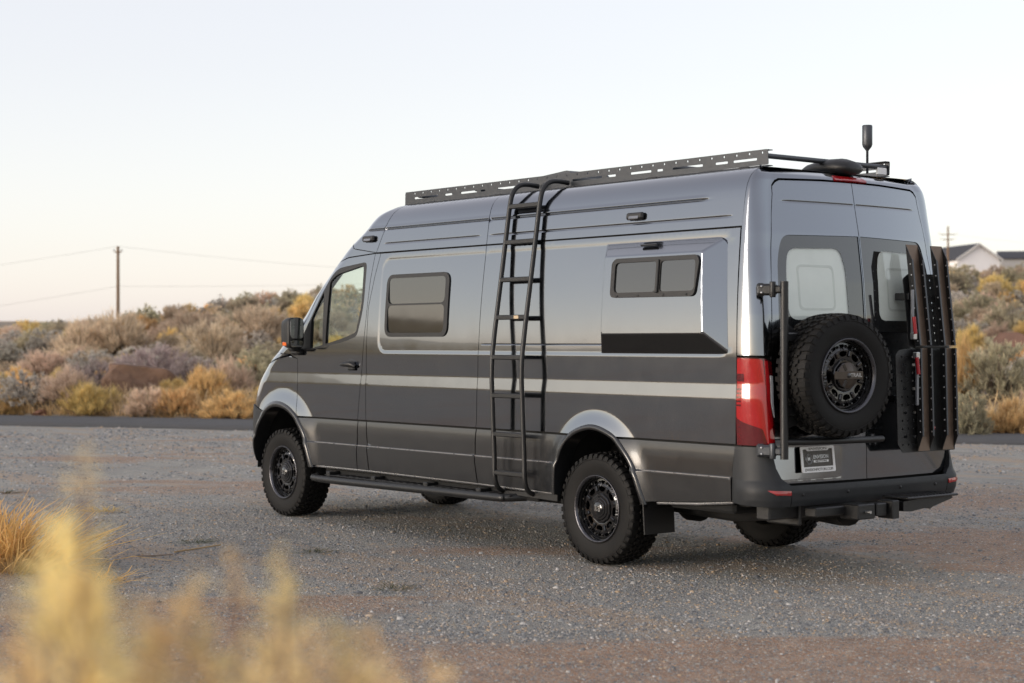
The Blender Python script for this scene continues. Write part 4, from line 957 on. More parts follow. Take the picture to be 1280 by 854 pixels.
b = MB(); b.box((-1.69, -.35, 1.2), (.10, .05, .05), .005); b.box((-1.69, -.70, 1.2), (.10, .05, .05), .005); b.box((-1.66, -.35, 1.9), (.12, .05, .05), .005); b.box((-1.66, -.70, 1.9), (.12, .05, .05), .005); b.build('standoff', M['coat'], gear)

# ------------------------------------------------------------------ hitch with folding step
hitch = empty('tow_hitch', (0, 0, 0), 0, van)
b = MB(); b.box((-1.52, .25, .49), (.12, 1.30, .10), .01); b.box((-1.45, .62, .47), (.3, .03, .16), .01); b.build('cross_tube', M['coat'], hitch)
b = MB(); b.box((-1.72, .42, .492), (.10, .50, .060), .008); b.build('receiver', M['coat'], hitch)
b = MB(); b.box((-1.80, .30, .485), (.16, .17, .10), .008); b.box((-1.84, .16, .492), (.10, .10, .085), .008); b.box((-1.86, .06, .488), (.13, .07, .12), .006); b.build('adapter', M['coat'], hitch)
b = MB(); b.tube([(-1.86, .31, .485), (-1.92, .31, .485)], .010, 10); b.tube([(-1.84, .20, .52), (-1.84, .20, .43)], .008, 8); b.build('pin', M['steel'], hitch)
b = MB(); b.poly(rounded([(-.02, .535), (-.25, .548), (-.53, .545), (-.55, .535), (-.52, .525), (-.33, .485), (-.30, .470), (-.27, .482), (-.1, .465), (-.02, .47)], .006, 2), -1.92, -1.74, lambda a, c, d: (d, a, c)); b.build('step_arm', M['coat'], hitch)
stp = MB(); stp.box((-1.84, -.30, .556), (.22, .54, .016), .006); st_o = stp.build('step_plate', M['coat'], hitch)
b = MB()
for y in np.arange(-.52, -.08, .035): b.box((-1.84, y, .566), (.18, .012, .008), .003)
b.build('step_tread', M['trim'], hitch)

# ------------------------------------------------------------------ side ladder
lad = empty('side_ladder', (0, 0, 0), 0, van)
def lpath(x):
    return catmull([(x, .78, .445), (x, .93, .445), (x, 1.035, .475), (x, 1.078, .56), (x, 1.085, .75), (x, 1.10, 1.10), (x, 1.108, 1.40), (x, 1.082, 1.65), (x, 1.02, 2.06), (x, .972, 2.38), (x, .935, 2.62), (x, .905, 2.725), (x, .845, 2.785), (x, .76, 2.800), (x, .655, 2.792)], 8)
for x in (1.06, .70):
    b = MB(); b.tube(lpath(x), .0185, 14); b.build('ladder_rail', M['coat'], lad)
LP = np.array(lpath(0))[30:]
for k, z in enumerate((2.62, 2.345, 2.06, 1.775, 1.475, 1.187, .895, .603)):
    y = float(np.interp(z, np.array(lpath(0))[20:92, 2], np.array(lpath(0))[20:92, 1]))
    b = MB(); b.box((.88, y, z), (.36, .032, .036), .006); o = b.build('ladder_rung', M['coat'], lad)
    if k == 3:
        b = MB(); b.box((.80, y + .018, z), (.055, .004, .024), .0015); b.build('badge', mat('tan_badge', (.55, .42, .27), .5, noise=(80, .3)), lad)
b = MB(); b.poly([(.42, .425), (1.10, .44), (1.10, .46), (.42, .475)], .80, 1.0, lambda a, c, d: (a, d, c)); b.build('ladder_bracket', M['coat'], lad)
# step bar along the sill
bar_ = empty('step_bar', (0, 0, 0), 0, van)
b = MB(); b.tube(catmull([(3.72, 1.0, .405), (3.66, 1.055, .395), (3.2, 1.075, .395), (2.0, 1.078, .405), (1.1, 1.075, .412), (.96, 1.05, .415), (.86, .93, .42)], 8), .031, 14); b.build('bar_tube', M['coat'], bar_)
b = MB(); b.box((2.2, .995, .432), (2.6, .13, .008), .003)
for x in np.arange(1.1, 3.4, .10): b.box((x, 1.0, .438), (.05, .10, .006), .002)
b.build('tread_plate', M['trim'], bar_)
for x in (3.45, 2.75, 2.0, 1.3):
    b = MB(); b.box((x, .93, .44), (.06, .26, .05), .006); b.box((x, .90, .475), (.10, .05, .05), .006); b.build('bar_bracket', M['coat'], bar_)
b = MB(); b.tube([(3.78, .972, .494), (2.9, .972, .497), (1.4, .972, .490), (.50, .965, .476)], .014, 10); b.build('sill_edge', M['silver'], van)
b = MB(); b.tube([(-.60, .955, .488), (-1.0, .962, .512), (-1.33, .965, .545)], .012, 10); b.build('sill_edge', M['silver'], van)

# ------------------------------------------------------------------ roof rack
rack = empty('roof_rack', (0, 0, 0), 0, van)
def rail(s):
    x0, x1 = -1.315, 2.885; hs = []
    for k, x in enumerate(np.arange(x0 + .05, x1 - .03, .118)): hs.append(rect(x - .008, x + .008, 2.846, 2.862, .007, 2))
    xs = x0 + .10; k = 0
    while xs < x1 - .4:
        L = (.22, .12, .30, .06, .22, .10, .34)[k % 7]; hs.append(rect(xs, xs + L, 2.806, 2.822, .007, 2)); xs += L + (.05, .12, .10, .06, .16)[k % 5]; k += 1
    for x in (1.55, 1.50): pass
    o = ringpoly('rack_rail', rounded([(x0, 2.775), (x0 + .02, 2.772), (x1 - .02, 2.762), (x1 + .012, 2.760), (x1, 2.868), (x0, 2.874)], [.006, .02, .02, .004, .012, .012], 2), hs, 0, .005, M['alu'], rack, lambda a, c, d: (a, s * (.62 + d + (c - 2.76) * .06), c))
    b = MB(); b.box(((x0 + x1) / 2, s * .605, 2.870), (x1 - x0, .05, .006), .002); b.box(((x0 + x1) / 2, s * .605, 2.766), (x1 - x0, .05, .006), .002); b.build('rail_flange', M['alu'], rack)
    for x in (-1.1, -.2, .7, 1.6, 2.5):
        b = MB(); b.box((x, s * .60, 2.755), (.10, .08, .03), .006); b.build('rack_foot', M['coat'], rack)
rail(1); rail(-1)
for x in (-1.285, -.35, .75, 1.9, 2.7):
    b = MB(); b.tube([(x, -.62, 2.832), (x, .62, 2.832)], .018, 12); b.build('rack_crossbar', M['alu'], rack)
b = MB(); b.box((-1.295, -.56, 2.80), (.02, .10, .05), .004); b.build('rail_end_tag', M['white'], rack)
# roof fan dome
b = MB(); b.poly(rounded([(1.72, 2.75), (1.71, 2.885), (1.60, 2.935), (1.24, 2.962), (1.19, 2.93), (1.17, 2.75)], [.0, .05, .1, .03, .02, 0], 5), -.20, .20, lambda a, c, d: (a, d, c)); b.build('roof_fan', M['alu'], van)
# antenna on the rear right of the rack
b = MB(); b.lathe([(0, 3.122), (.032, 3.122), (.036, 3.116), (.036, 2.985), (.030, 2.968), (.012, 2.945), (.009, 2.94), (.009, 2.78), (.0, 2.78)], 'z', 24, (-1.26, -.45, 0)); b.build('antenna', M['alu'], van)
# reversing camera pod and high brake lamp
b = MB(); V = []; F = []
n = 14
for i, (x, rz_, ry_, zc) in enumerate(((-1.02, .01, .04, 2.78), (-1.12, .045, .10, 2.785), (-1.26, .062, .13, 2.79), (-1.40, .062, .125, 2.785), (-1.48, .045, .10, 2.775), (-1.50, .02, .06, 2.77))):
    for k in range(n): a = 2 * math.pi * k / n; V.append((x, -.04 + ry_ * math.cos(a), zc + rz_ * math.sin(a)))
F = [(i * n + k, i * n + (k + 1) % n, (i + 1) * n + (k + 1) % n, (i + 1) * n + k) for i in range(5) for k in range(n)] + [tuple(range(n)), tuple(range(5 * n, 6 * n))]
b.add(V, F, True); b.build('camera_pod', M['trim'], van)
q = [(UM + .19, 2.682), (UM + .19, 2.715), (UM - .19, 2.715), (UM - .19, 2.682)]
bl = panel('brake_lamp', q, M['red'], van, space='u', h=H0, off=.012, gap=0, du=.04, rows=.008, thick=.02)
panel('lamp_centre', [(UM + .10, 2.686), (UM + .10, 2.711), (UM - .10, 2.711), (UM - .10, 2.686)], M['redlit'], bl, space='u', h=H0, off=.015, gap=0, du=.04, rows=.008, thick=.004)
# side scene lamps
for (x0, x1) in ((3.085, 2.895), (-.262, -.441)):
    b = MB(); xm = (x0 + x1) / 2; b.box(skin_pt(xm, 2.468, .014), (.17, .035, .05), .012, rotm('X', 8)); lp = b.build('scene_lamp', M['trim'], van)
    b = MB(); b.box(skin_pt(xm, 2.458, .030), (.10, .012, .026), .004, rotm('X', 25)); b.build('lamp_lens', M['strut'], lp)
# fuel flap-free quarter; wing mirror
mir = empty('wing_mirror', (0, 0, 0), 0, van)
b = MB(); V = []
for i, (x, s_) in enumerate(((3.855, .985), (3.87, 1.0), (3.93, .98), (4.0, .84), (4.04, .55), (4.05, .3))):
    for p in rect(-.078, .078, -.138, .138, .05, 5): V.append((x, 1.130 + p[0] * s_, 1.668 + p[1] * s_))
n = len(V) // 6; F = [(i * n + k, i * n + (k + 1) % n, (i + 1) * n + (k + 1) % n, (i + 1) * n + k) for i in range(5) for k in range(n)] + [tuple(range(n)), tuple(range(5 * n, 6 * n))]
b.add(V, F, True); b.box((3.965, 1.08, 1.53), (.10, .10, .05), .02); b.box((4.02, 1.02, 1.50), (.14, .07, .06), .02); b.build('mirror_housing', M['trim'], mir)
MB().poly(rect(1.066, 1.192, 1.620, 1.800, .03, 4), 3.845, 3.852, lambda a, c, d: (d, a, c)).build('mirror_glass', M['mirror'], mir)
MB().poly(rect(1.070, 1.188, 1.545, 1.602, .015, 3), 3.845, 3.852, lambda a, c, d: (d, a, c)).build('lower_mirror_glass', M['mirror'], mir)
b = MB(); b.box((3.93, 1.200, 1.572), (.07, .016, .036), .006); b.build('indicator', M['orange'], mir)
m2 = MB(); m2.add([(x, -y, z) for x, y, z in V], F, True); m2.box((4.0, -1.03, 1.51), (.14, .12, .06), .02); m2.build('wing_mirror', M['trim'], van)

# ------------------------------------------------------------------ gravel stones lying on the lot (real geometry, too many to count)
def gravel():
    n = 210000
    b_ = 7.4 + (18.5 - 7.4) * rng.random(n) ** 1.3; a = (rng.random(n) * 2 - 1) * (b_ * .34 + .3)
    x = CAM[0] + b_ * CD[0] + a * CR[0]; y = CAM[1] + b_ * CD[1] + a * CR[1]
    d = lot_masks(x, y) + (fbm(x * 3, y * 3, 91, 3) - .5) * .9
    keep = rng.random(n) < np.clip(1.05 - 1.05 * d, .06, 1) * np.interp(b_, [7, 10, 18.5], [1, .8, .45]); x, y, b_ = x[keep], y[keep], b_[keep]; n = len(x)
    size = .0028 + .0075 * rng.random(n) ** 2.6; big = rng.random(n) < .006; size[big] *= 2.2
    cube = np.array([(-1, -1, -.6), (1, -1, -.6), (1, 1, -.6), (-1, 1, -.6), (-.7, -.7, .75), (.7, -.7, .75), (.7, .7, .75), (-.7, .7, .75)], float)
    V = cube[None] * (1 + .35 * (rng.random((n, 8, 3)) - .5)); V = V * size[:, None, None] * (np.array([1, .75, .62])[None, None] * (1 + .4 * (rng.random((n, 1, 3)) - .5)))
    an = rng.random(n) * 6.283; ca, sa = np.cos(an)[:, None], np.sin(an)[:, None]; tl = (rng.random((n, 1)) - .5) * .9
    X, Y, Z = V[..., 0], V[..., 1], V[..., 2]; Z, X = Z + X * tl, X - Z * tl
    X, Y = X * ca - Y * sa, X * sa + Y * ca
    V = np.stack([X + x[:, None], Y + y[:, None], Z + (terrain(x, y) + size * .22)[:, None]], -1).reshape(-1, 3)
    f = np.array([(4, 5, 6, 7), (0, 1, 5, 4), (1, 2, 6, 5), (2, 3, 7, 6), (3, 0, 4, 7)])
    F = (f[None] + (np.arange(n) * 8)[:, None, None]).reshape(-1, 4)
    return np_mesh('gravel', V, F, False, {'tint': np.repeat(rng.random(n), 8)})
def stone_mat():
    m, nt, b = newmat('loose_stones'); at_ = N(nt, 'ShaderNodeAttribute', attribute_name='tint'); r = N(nt, 'ShaderNodeValToRGB'); e = r.color_ramp.elements
    for p, c in ((.3, (.18, .185, .188)), (.55, (.29, .29, .285)), (.72, (.29, .25, .20)), (.84, (.40, .28, .17)), (.965, (.44, .42, .40))): q = e.new(p); q.color = (*c, 1)
    e[0].color = (.125, .125, .13, 1); e[-1].color = (.46, .44, .41, 1)
    nt.links.new(at_.outputs['Fac'], r.inputs[0]); nt.links.new(r.outputs[0], b.inputs['Base Color']); b.inputs['Roughness'].default_value = .8
    n = N(nt, 'ShaderNodeTexNoise'); n.inputs['Scale'].default_value = 200; bp = N(nt, 'ShaderNodeBump'); bp.inputs['Strength'].default_value = .3; nt.links.new(n.outputs['Fac'], bp.inputs['Height']); nt.links.new(bp.outputs[0], b.inputs['Normal'])
    return m
def coarse_stones():
    global rng
    n = 42000; b_ = 13 + 19 * rng.random(n) ** .8; a = (rng.random(n) * 2 - 1) * (b_ * .34); x = CAM[0] + b_ * CD[0] + a * CR[0]; y = CAM[1] + b_ * CD[1] + a * CR[1]
    s, t = st(x, y); k = (s < ROAD0 - .2) & (rng.random(n) < np.clip(1.2 - lot_masks(x, y), .2, 1)) & (fbm(x * .9, y * .9, 71, 3) > .40); x, y, b_ = x[k], y[k], b_[k]; n = len(x)
    sz = (.006 + .016 * rng.random(n) ** 2.5) * np.interp(b_, [13, 32], [.9, 1.7]); base = np.array([(-1, -1, -.4), (1, -.8, -.4), (.9, 1, -.4), (-1, .9, -.4), (0, 0, 1.0)])
    V = base[None] * (1 + .5 * (rng.random((n, 5, 3)) - .5)) * sz[:, None, None] * np.array([1, 1, .75]); V = V + np.stack([x, y, terrain(x, y)], -1)[:, None]
    F = (np.array([(0, 1, 4), (1, 2, 4), (2, 3, 4), (3, 0, 4)])[None] + (np.arange(n) * 5)[:, None, None]).reshape(-1, 3)
    return np_mesh('coarse_gravel', V.reshape(-1, 3), F, False, {'tint': np.repeat(rng.random(n), 5)})
SM = stone_mat()
tag(link_mesh('coarse_gravel', coarse_stones(), SM, None), 'coarser stones on the lot between the van and the road', 'gravel', kind='stuff')
tag(link_mesh('gravel', gravel(), SM, None), 'loose grey gravel stones scattered over the lot', 'gravel', kind='stuff')

# ------------------------------------------------------------------ placing by sight line: ray from the camera to the terrain
def ray(px, py): return np.array([*(CD + (px - 640) / FPX * CR), (427 - py) / FPX])
def at(px, py, d0=8., d1=260.):
    w = ray(px, py); D = np.geomspace(d0, d1, 1500); P = CAM[None] + D[:, None] * w[None]
    below = P[:, 2] <= terrain(P[:, 0], P[:, 1])
    k = int(np.argmax(below)) if below.any() else len(D) - 1
    return P[k], D[k]
def pix(x, y, z):
    d = np.stack([np.asarray(x) - CAM[0], np.asarray(y) - CAM[1]], -1); D = d @ CD
    return 640 + FPX * (d @ CR) / D, 427 - FPX * (np.asarray(z) - CAM[2]) / D, D

# ------------------------------------------------------------------ plants
def blades(p0, dirv, L, w, bend, tipa, base=.0, g=None):
    """arrays -> ribbon leaves of two quads; returns V,F,tip"""
    g = g or rng; n = len(L); dirv = dirv / (np.linalg.norm(dirv, axis=1)[:, None] + 1e-9)
    sidev = np.cross(dirv, g.normal(size=(n, 3))); sidev /= np.linalg.norm(sidev, axis=1)[:, None] + 1e-9
    b = bend[:, None] * L[:, None] * np.stack([g.normal(size=n) * .3, g.normal(size=n) * .3, -np.abs(g.normal(size=n)) * .5], -1)
    p1 = p0 + dirv * (L * .55)[:, None] + b * .25; p2 = p0 + dirv * L[:, None] + b
    w = w[:, None]
    V = np.stack([p0 - sidev * w * .6, p0 + sidev * w * .6, p1 - sidev * w, p1 + sidev * w, p2 - sidev * w * .25, p2 + sidev * w * .25], 1)
    F = (np.array([(0, 1, 3, 2), (2, 3, 5, 4)])[None] + (np.arange(n) * 6)[:, None, None]).reshape(-1, 4)
    t = np.stack([tipa * 0 + base, tipa * 0 + base, tipa * .6, tipa * .6, tipa, tipa], 1).reshape(-1)
    return V.reshape(-1, 3), F, t
def join(parts):
    V, F, T = [], [], []; o = 0
    for v, f, t in parts: V.append(v); F.append(f + o); T.append(t); o += len(v)
    return np.vstack(V), np.vstack(F), np.concatenate(T)
def dome(n, g, rx=.6, flat=.0, up=.9):
    """points through a lumpy dome of height 1 and half width rx"""
    a = g.random(n) * 6.283; el = np.arcsin(np.clip(g.random(n) * (1 - flat) + flat, 0, 1)); rr = g.random(n) ** .38
    lump = .80 + .35 * vnoise(np.cos(a) * 2.1 + 5, np.sin(a) * 2.1 + el * 2.2, int(g.integers(999)))
    r = rr * lump
    return np.stack([np.cos(a) * np.cos(el) * r * rx, np.sin(a) * np.cos(el) * r * rx, np.sin(el) * r * up + .05], -1)
def bush(kind, seed, k=1.0):
    g = np.random.default_rng(seed); P = []
    if kind == 'sage':
        nc, nb, L, w, rx, spread = 190, 18, (.07, .19), .0075, .62, .75
    elif kind == 'rabbit':
        nc, nb, L, w, rx, spread = 230, 16, (.14, .36), .0045, .62, .32
    elif kind == 'twig':
        nc, nb, L, w, rx, spread = 230, 16, (.12, .32), .0045, .66, .45
    elif kind == 'purple':
        nc, nb, L, w, rx, spread = 150, 14, (.12, .34), .0065, .75, .60
    elif kind == 'pale':
        nc, nb, L, w, rx, spread = 150, 16, (.06, .15), .011, .66, .95
    nc = int(nc * k); w = w / math.sqrt(k) * 1.05
    C = dome(nc, g, rx)
    out = C * np.array([1.1, 1.1, .75]) + np.array([0, 0, .12]); out /= np.linalg.norm(out, axis=1)[:, None]
    up = np.array([0, 0, 1.0])
    bias = {'sage': .95, 'rabbit': 1.6, 'twig': 1.2, 'purple': .8, 'pale': .8}[kind]
    dirc = out + up * bias
    idx = np.repeat(np.arange(nc), nb); n = len(idx)
    p0 = C[idx] + g.normal(size=(n, 3)) * .022
    dv = dirc[idx] / np.linalg.norm(dirc[idx], axis=1)[:, None] + g.normal(size=(n, 3)) * spread * .55
    Ls = L[0] + (L[1] - L[0]) * g.random(n); Ls *= (.7 + .6 * g.random(nc))[idx]
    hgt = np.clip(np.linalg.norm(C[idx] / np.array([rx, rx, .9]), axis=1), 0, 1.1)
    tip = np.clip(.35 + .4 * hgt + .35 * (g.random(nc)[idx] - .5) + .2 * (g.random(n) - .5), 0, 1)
    leaf = blades(p0, dv, Ls, w * (.6 + .8 * g.random(n)), np.full(n, .25), tip, .25, g)
    # woody stems from the base to every clump
    m = int(nc * .8); q = C[:m]; b0 = g.normal(size=(m, 3)) * np.array([.06, .06, .01])
    stem = blades(b0, q - b0, np.linalg.norm(q - b0, axis=1) * 1.05, np.full(m, .008), np.full(m, .12), np.full(m, .12), .0, g)
    return leaf, stem
def grass_tuft(seed, n=420, lean=.5):
    g = np.random.default_rng(seed); p0 = g.normal(size=(n, 3)) * np.array([.13, .13, .0]); dv = np.stack([p0[:, 0] * 2.4 * lean * 2 + g.normal(size=n) * .28, p0[:, 1] * 2.4 * lean * 2 + g.normal(size=n) * .28, np.ones(n)], -1)
    return blades(p0, dv, .45 + .55 * g.random(n), .0038 + .004 * g.random(n), np.full(n, .45), .5 + .5 * g.random(n), .15, g)
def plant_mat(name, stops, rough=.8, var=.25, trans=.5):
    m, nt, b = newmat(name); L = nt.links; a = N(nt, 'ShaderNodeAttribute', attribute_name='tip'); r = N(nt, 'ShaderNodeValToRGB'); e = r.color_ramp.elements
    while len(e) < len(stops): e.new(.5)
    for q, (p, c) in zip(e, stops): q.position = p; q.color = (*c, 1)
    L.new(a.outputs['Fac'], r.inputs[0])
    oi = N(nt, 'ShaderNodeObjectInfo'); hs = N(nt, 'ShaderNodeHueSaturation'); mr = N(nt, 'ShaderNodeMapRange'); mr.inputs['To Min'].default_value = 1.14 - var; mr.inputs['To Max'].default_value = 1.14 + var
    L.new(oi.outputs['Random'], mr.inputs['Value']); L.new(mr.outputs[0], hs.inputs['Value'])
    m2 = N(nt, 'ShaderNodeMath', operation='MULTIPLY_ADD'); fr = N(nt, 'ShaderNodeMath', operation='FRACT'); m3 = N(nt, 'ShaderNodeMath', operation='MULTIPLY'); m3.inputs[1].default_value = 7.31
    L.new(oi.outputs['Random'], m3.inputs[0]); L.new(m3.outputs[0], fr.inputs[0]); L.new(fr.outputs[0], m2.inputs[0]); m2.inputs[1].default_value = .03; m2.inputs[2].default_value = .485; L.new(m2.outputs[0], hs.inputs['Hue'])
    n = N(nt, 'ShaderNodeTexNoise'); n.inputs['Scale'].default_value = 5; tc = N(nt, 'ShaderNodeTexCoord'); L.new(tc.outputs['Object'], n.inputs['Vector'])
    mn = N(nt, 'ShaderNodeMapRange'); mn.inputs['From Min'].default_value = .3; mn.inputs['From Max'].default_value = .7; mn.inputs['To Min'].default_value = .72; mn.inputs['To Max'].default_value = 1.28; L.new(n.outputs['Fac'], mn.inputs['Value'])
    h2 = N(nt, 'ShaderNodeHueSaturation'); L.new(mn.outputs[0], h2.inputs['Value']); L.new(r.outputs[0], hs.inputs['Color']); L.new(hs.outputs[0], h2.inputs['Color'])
    L.new(h2.outputs[0], b.inputs['Base Color']); b.inputs['Roughness'].default_value = rough; b.inputs['Specular IOR Level'].default_value = .15
    tl = N(nt, 'ShaderNodeBsdfTranslucent'); L.new(h2.outputs[0], tl.inputs[0]); mx = N(nt, 'ShaderNodeMixShader'); mx.inputs[0].default_value = trans
    L.new(b.outputs[0], mx.inputs[1]); L.new(tl.outputs[0], mx.inputs[2]); L.new(mx.outputs[0], nt.nodes['Material Output'].inputs[0])
    return m
PM = {
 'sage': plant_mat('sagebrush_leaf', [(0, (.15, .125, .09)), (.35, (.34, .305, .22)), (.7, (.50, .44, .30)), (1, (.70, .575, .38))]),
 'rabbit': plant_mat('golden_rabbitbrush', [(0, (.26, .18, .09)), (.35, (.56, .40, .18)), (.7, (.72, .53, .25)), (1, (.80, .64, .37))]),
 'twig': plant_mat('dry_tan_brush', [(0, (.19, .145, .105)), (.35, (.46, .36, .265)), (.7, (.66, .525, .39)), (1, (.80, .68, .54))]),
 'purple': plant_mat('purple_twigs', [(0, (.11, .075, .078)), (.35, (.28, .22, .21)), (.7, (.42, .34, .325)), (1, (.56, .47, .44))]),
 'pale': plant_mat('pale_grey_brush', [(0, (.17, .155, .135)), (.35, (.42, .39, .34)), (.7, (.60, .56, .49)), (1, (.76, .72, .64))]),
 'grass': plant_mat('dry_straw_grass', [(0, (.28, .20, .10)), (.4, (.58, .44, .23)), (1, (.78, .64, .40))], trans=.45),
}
PM['wood'] = plant_mat('grey_brown_stems', [(0, (.09, .07, .055)), (1, (.20, .155, .115))], trans=0)
KINDS = {'sage': ('sagebrush', 'grey-green sagebrush'), 'rabbit': ('rabbitbrush', 'golden rabbitbrush'), 'twig': ('dry_shrub', 'tan twiggy dry shrub'), 'purple': ('purple_shrub', 'purplish twiggy shrub'), 'pale': ('pale_shrub', 'pale grey brush')}
VAR = {k: [] for k in KINDS}
for ki, k in enumerate(KINDS):
    for s in range(4):
        lf, sm = bush(k, 100 * ki + s)
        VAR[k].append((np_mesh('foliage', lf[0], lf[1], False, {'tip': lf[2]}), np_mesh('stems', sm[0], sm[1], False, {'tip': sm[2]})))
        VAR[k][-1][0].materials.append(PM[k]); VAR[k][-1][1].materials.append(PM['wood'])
def put_bush(kind, p, hgt, wid, label, group=None, v=None):
    v = random.randrange(4) if v is None else v
    o = empty(KINDS[kind][0], (p[0], p[1], p[2] - .03), random.random() * 6.28); o.scale = (wid, wid, hgt)
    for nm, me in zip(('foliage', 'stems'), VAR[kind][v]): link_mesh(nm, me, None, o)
    tag(o, label, 'shrub', group); return o
placed = []
def pb(kind, px, py, wpx, hpx, label, v=None):
    p, D = at(px, py); m = D / FPX; w, h = wpx * m / 1.25, hpx * m / .98
    placed.append((p[0], p[1], w * .6)); return put_bush(kind, p, h, w, label, v=v)
# shrubs one can point to
pb('pale', 28, 508, 66, 50, 'pale grey brush at the road edge at the far left of the photo')
pb('twig', 84, 506, 74, 46, 'pinkish tan shrub at the road edge between pale brush and golden clump')
pb('rabbit', 112, 519, 72, 40, 'golden clump at the road edge just left of the boulder')
pb('rabbit', 14, 519, 40, 24, 'small golden clump at the left frame edge in front of pale brush')
pb('purple', 128, 492, 84, 40, 'purplish twiggy shrub left of the boulder')
pb('purple', 190, 476, 96, 44, 'purplish twiggy shrub directly behind the boulder')
pb('purple', 240, 482, 60, 34, 'purplish twiggy shrub right of the boulder')
pb('twig', 188, 520, 60, 36, 'straw-coloured shrub in front of the boulder')
pb('rabbit', 292, 523, 84, 32, 'low bright ochre clump beside the road next to the van nose')
pb('rabbit', 224, 518, 58, 34, 'yellowish clump right of the boulder at the road edge')
pb('rabbit', 258, 503, 66, 44, 'tall golden shrub behind the low ochre clump')
pb('twig', 286, 497, 66, 48, 'tan shrub behind the ochre clump near the van nose')
pb('sage', 322, 488, 76, 56, 'olive-brown shrub just left of the van front fender')
pb('twig', 262, 462, 86, 58, 'large brown twiggy shrub on the slope above the boulder')
pb('twig', 100, 452, 70, 50, 'large pinkish tan shrub on the slope at left, below the utility pole')
pb('twig', 150, 446, 78, 54, 'large pinkish tan shrub right below the utility pole')
pb('pale', 50, 446, 34, 36, 'rounded pale grey brush on the slope at left')
pb('pale', 12, 452, 40, 24, 'low pale grey brush at the left edge half way up the slope')
pb('twig', 322, 430, 96, 48, 'broad pinkish shrub behind the wing mirror')
pb('twig', 236, 424, 70, 36, 'rounded tan shrub on the slope right of the utility pole')
pb('sage', 1252, 500, 100, 78, 'large sagebrush with tan tips right of the folded carrier')
pb('sage', 1214, 548, 62, 62, 'grey-green sagebrush at the road edge touching the folded carrier in view')
pb('rabbit', 1262, 546, 74, 44, 'golden shrub at the road edge at the far right')
pb('rabbit', 1206, 500, 30, 74, 'tall narrow golden brush right beside the folded carrier', 1)
pb('sage', 1262, 424, 66, 50, 'tan-tipped sagebrush on the right slope above the reddish rock')
pb('pale', 1226, 428, 44, 26, 'pale grey brush on the right slope beside the carrier')
pb('sage', 1224, 400, 50, 36, 'dark grey sagebrush half way up the right slope')
pb('rabbit', 1212, 444, 40, 34, 'bright golden brush on the right slope beside the carrier')
# boulders
def boulder(name, p, sx, sy, sz, seed, label, c, planes=None, lift=.35):
    bm = bmesh.new(); bmesh.ops.create_icosphere(bm, subdivisions=5, radius=1); g = np.random.default_rng(seed)
    pl_ = g.normal(size=(16, 3)); pl_ /= np.linalg.norm(pl_, axis=1)[:, None]; off = .55 + .35 * g.random(16)
    if planes: pl_ = np.array([a for a, _ in planes], float); pl_ /= np.linalg.norm(pl_, axis=1)[:, None]; off = np.array([b for _, b in planes])
    for v in bm.verts:
        q = np.array(v.co[:])
        for n_, o_ in zip(pl_, off):
            k = q @ n_
            if k > o_: q = q - n_ * (k - o_) * .97
        q = q * (1 + .30 * (float(fbm(q[0] * 2.2 + 7 + q[2] * 1.3, q[1] * 2.2 + q[2] * 1.7, seed, 5)) - .5)); v.co = (q[0] * sx, q[1] * sy, q[2] * sz)
    me = bpy.data.meshes.new(name); bm.to_mesh(me); bm.free(); o = link_mesh(name, me, mat(name + '_stone', c, .9, noise=(2.2, .55), bump=(9, 1.0)), None)
    o.location = (p[0], p[1], p[2] + sz * lift); o.rotation_euler = (0, 0, math.atan2(CR[1], CR[0]) + .1); tag(o, label, 'boulder'); return o
p, D = at(177, 494); boulder('boulder', p, .86, .7, .62, 3, 'reddish brown boulder among purple shrubs by the road', (.15, .088, .058), [((.12, 0, 1), .50), ((-1, .35, .1), .78), ((1, .3, .55), .72), ((.1, 1, .25), .62), ((.55, .9, .1), .66), ((-.5, .9, .2), .70), ((0, -1, .2), .7), ((.5, .1, 1), .60)], .55)
placed.append((p[0], p[1], .9))
p, D = at(1260, 446); boulder('boulder', p, .62, .5, .45, 5, 'reddish rock between sagebrush on the right slope', (.16, .09, .065))
for i, (px, py, r_) in enumerate(((50, 519, .16), (56, 520, .13), (6, 516, .2), (300, 497, .16))):
    p, D = at(px, py); boulder('rock', p, r_ * 1.3, r_, r_ * .6, 20 + i, ['small red rock by the road edge under the tan shrub', 'smaller red rock touching another red rock by the road', 'flat rock at the road edge at far left', 'small rock among golden brush near the van nose'][i], (.18, .09, .06))
# the rest of the brush: jittered rows over the slope
cand = []
for s in np.arange(20.0, 92, 1.02):
    for t in np.arange(-60, 110, 1.02):
        ss, tt = s + (random.random() - .5) * .95, t + (random.random() - .5) * .95; q = RN * ss + RD * tt
        px, py, D = pix(q[0], q[1], 0)
        if D < 15 or not (-260 < px < 1560) or (px > 900 and ss > 72): continue
        if any((q[0] - a) ** 2 + (q[1] - b) ** 2 < (r_ * .8 + .3) ** 2 for a, b, r_ in placed): continue
        dens = .74 + .5 * (float(vnoise(q[0] * .25, q[1] * .25, 5)) - .5) - (.25 if ss < 23 else 0)
        if random.random() > dens: continue
        cand.append((q[0], q[1], float(px), float(D), ss))
cz = terrain(np.array([c[0] for c in cand]), np.array([c[1] for c in cand]))
def pick(ss, x, y):
    n = float(vnoise(x * .16, y * .16, 8)); r = random.random()
    if ss < 24: return 'rabbit' if r < .62 else ('twig' if r < .85 else ('sage' if r < .94 else 'pale'))
    if ss < 40: return 'twig' if r < .38 else ('sage' if r < .56 + .2 * (n - .5) else ('pale' if r < .76 else ('rabbit' if r < .98 else 'purple')))
    return 'sage' if r < .42 else ('twig' if r < .72 else ('pale' if r < .84 else 'rabbit'))
inf = []; rest = []
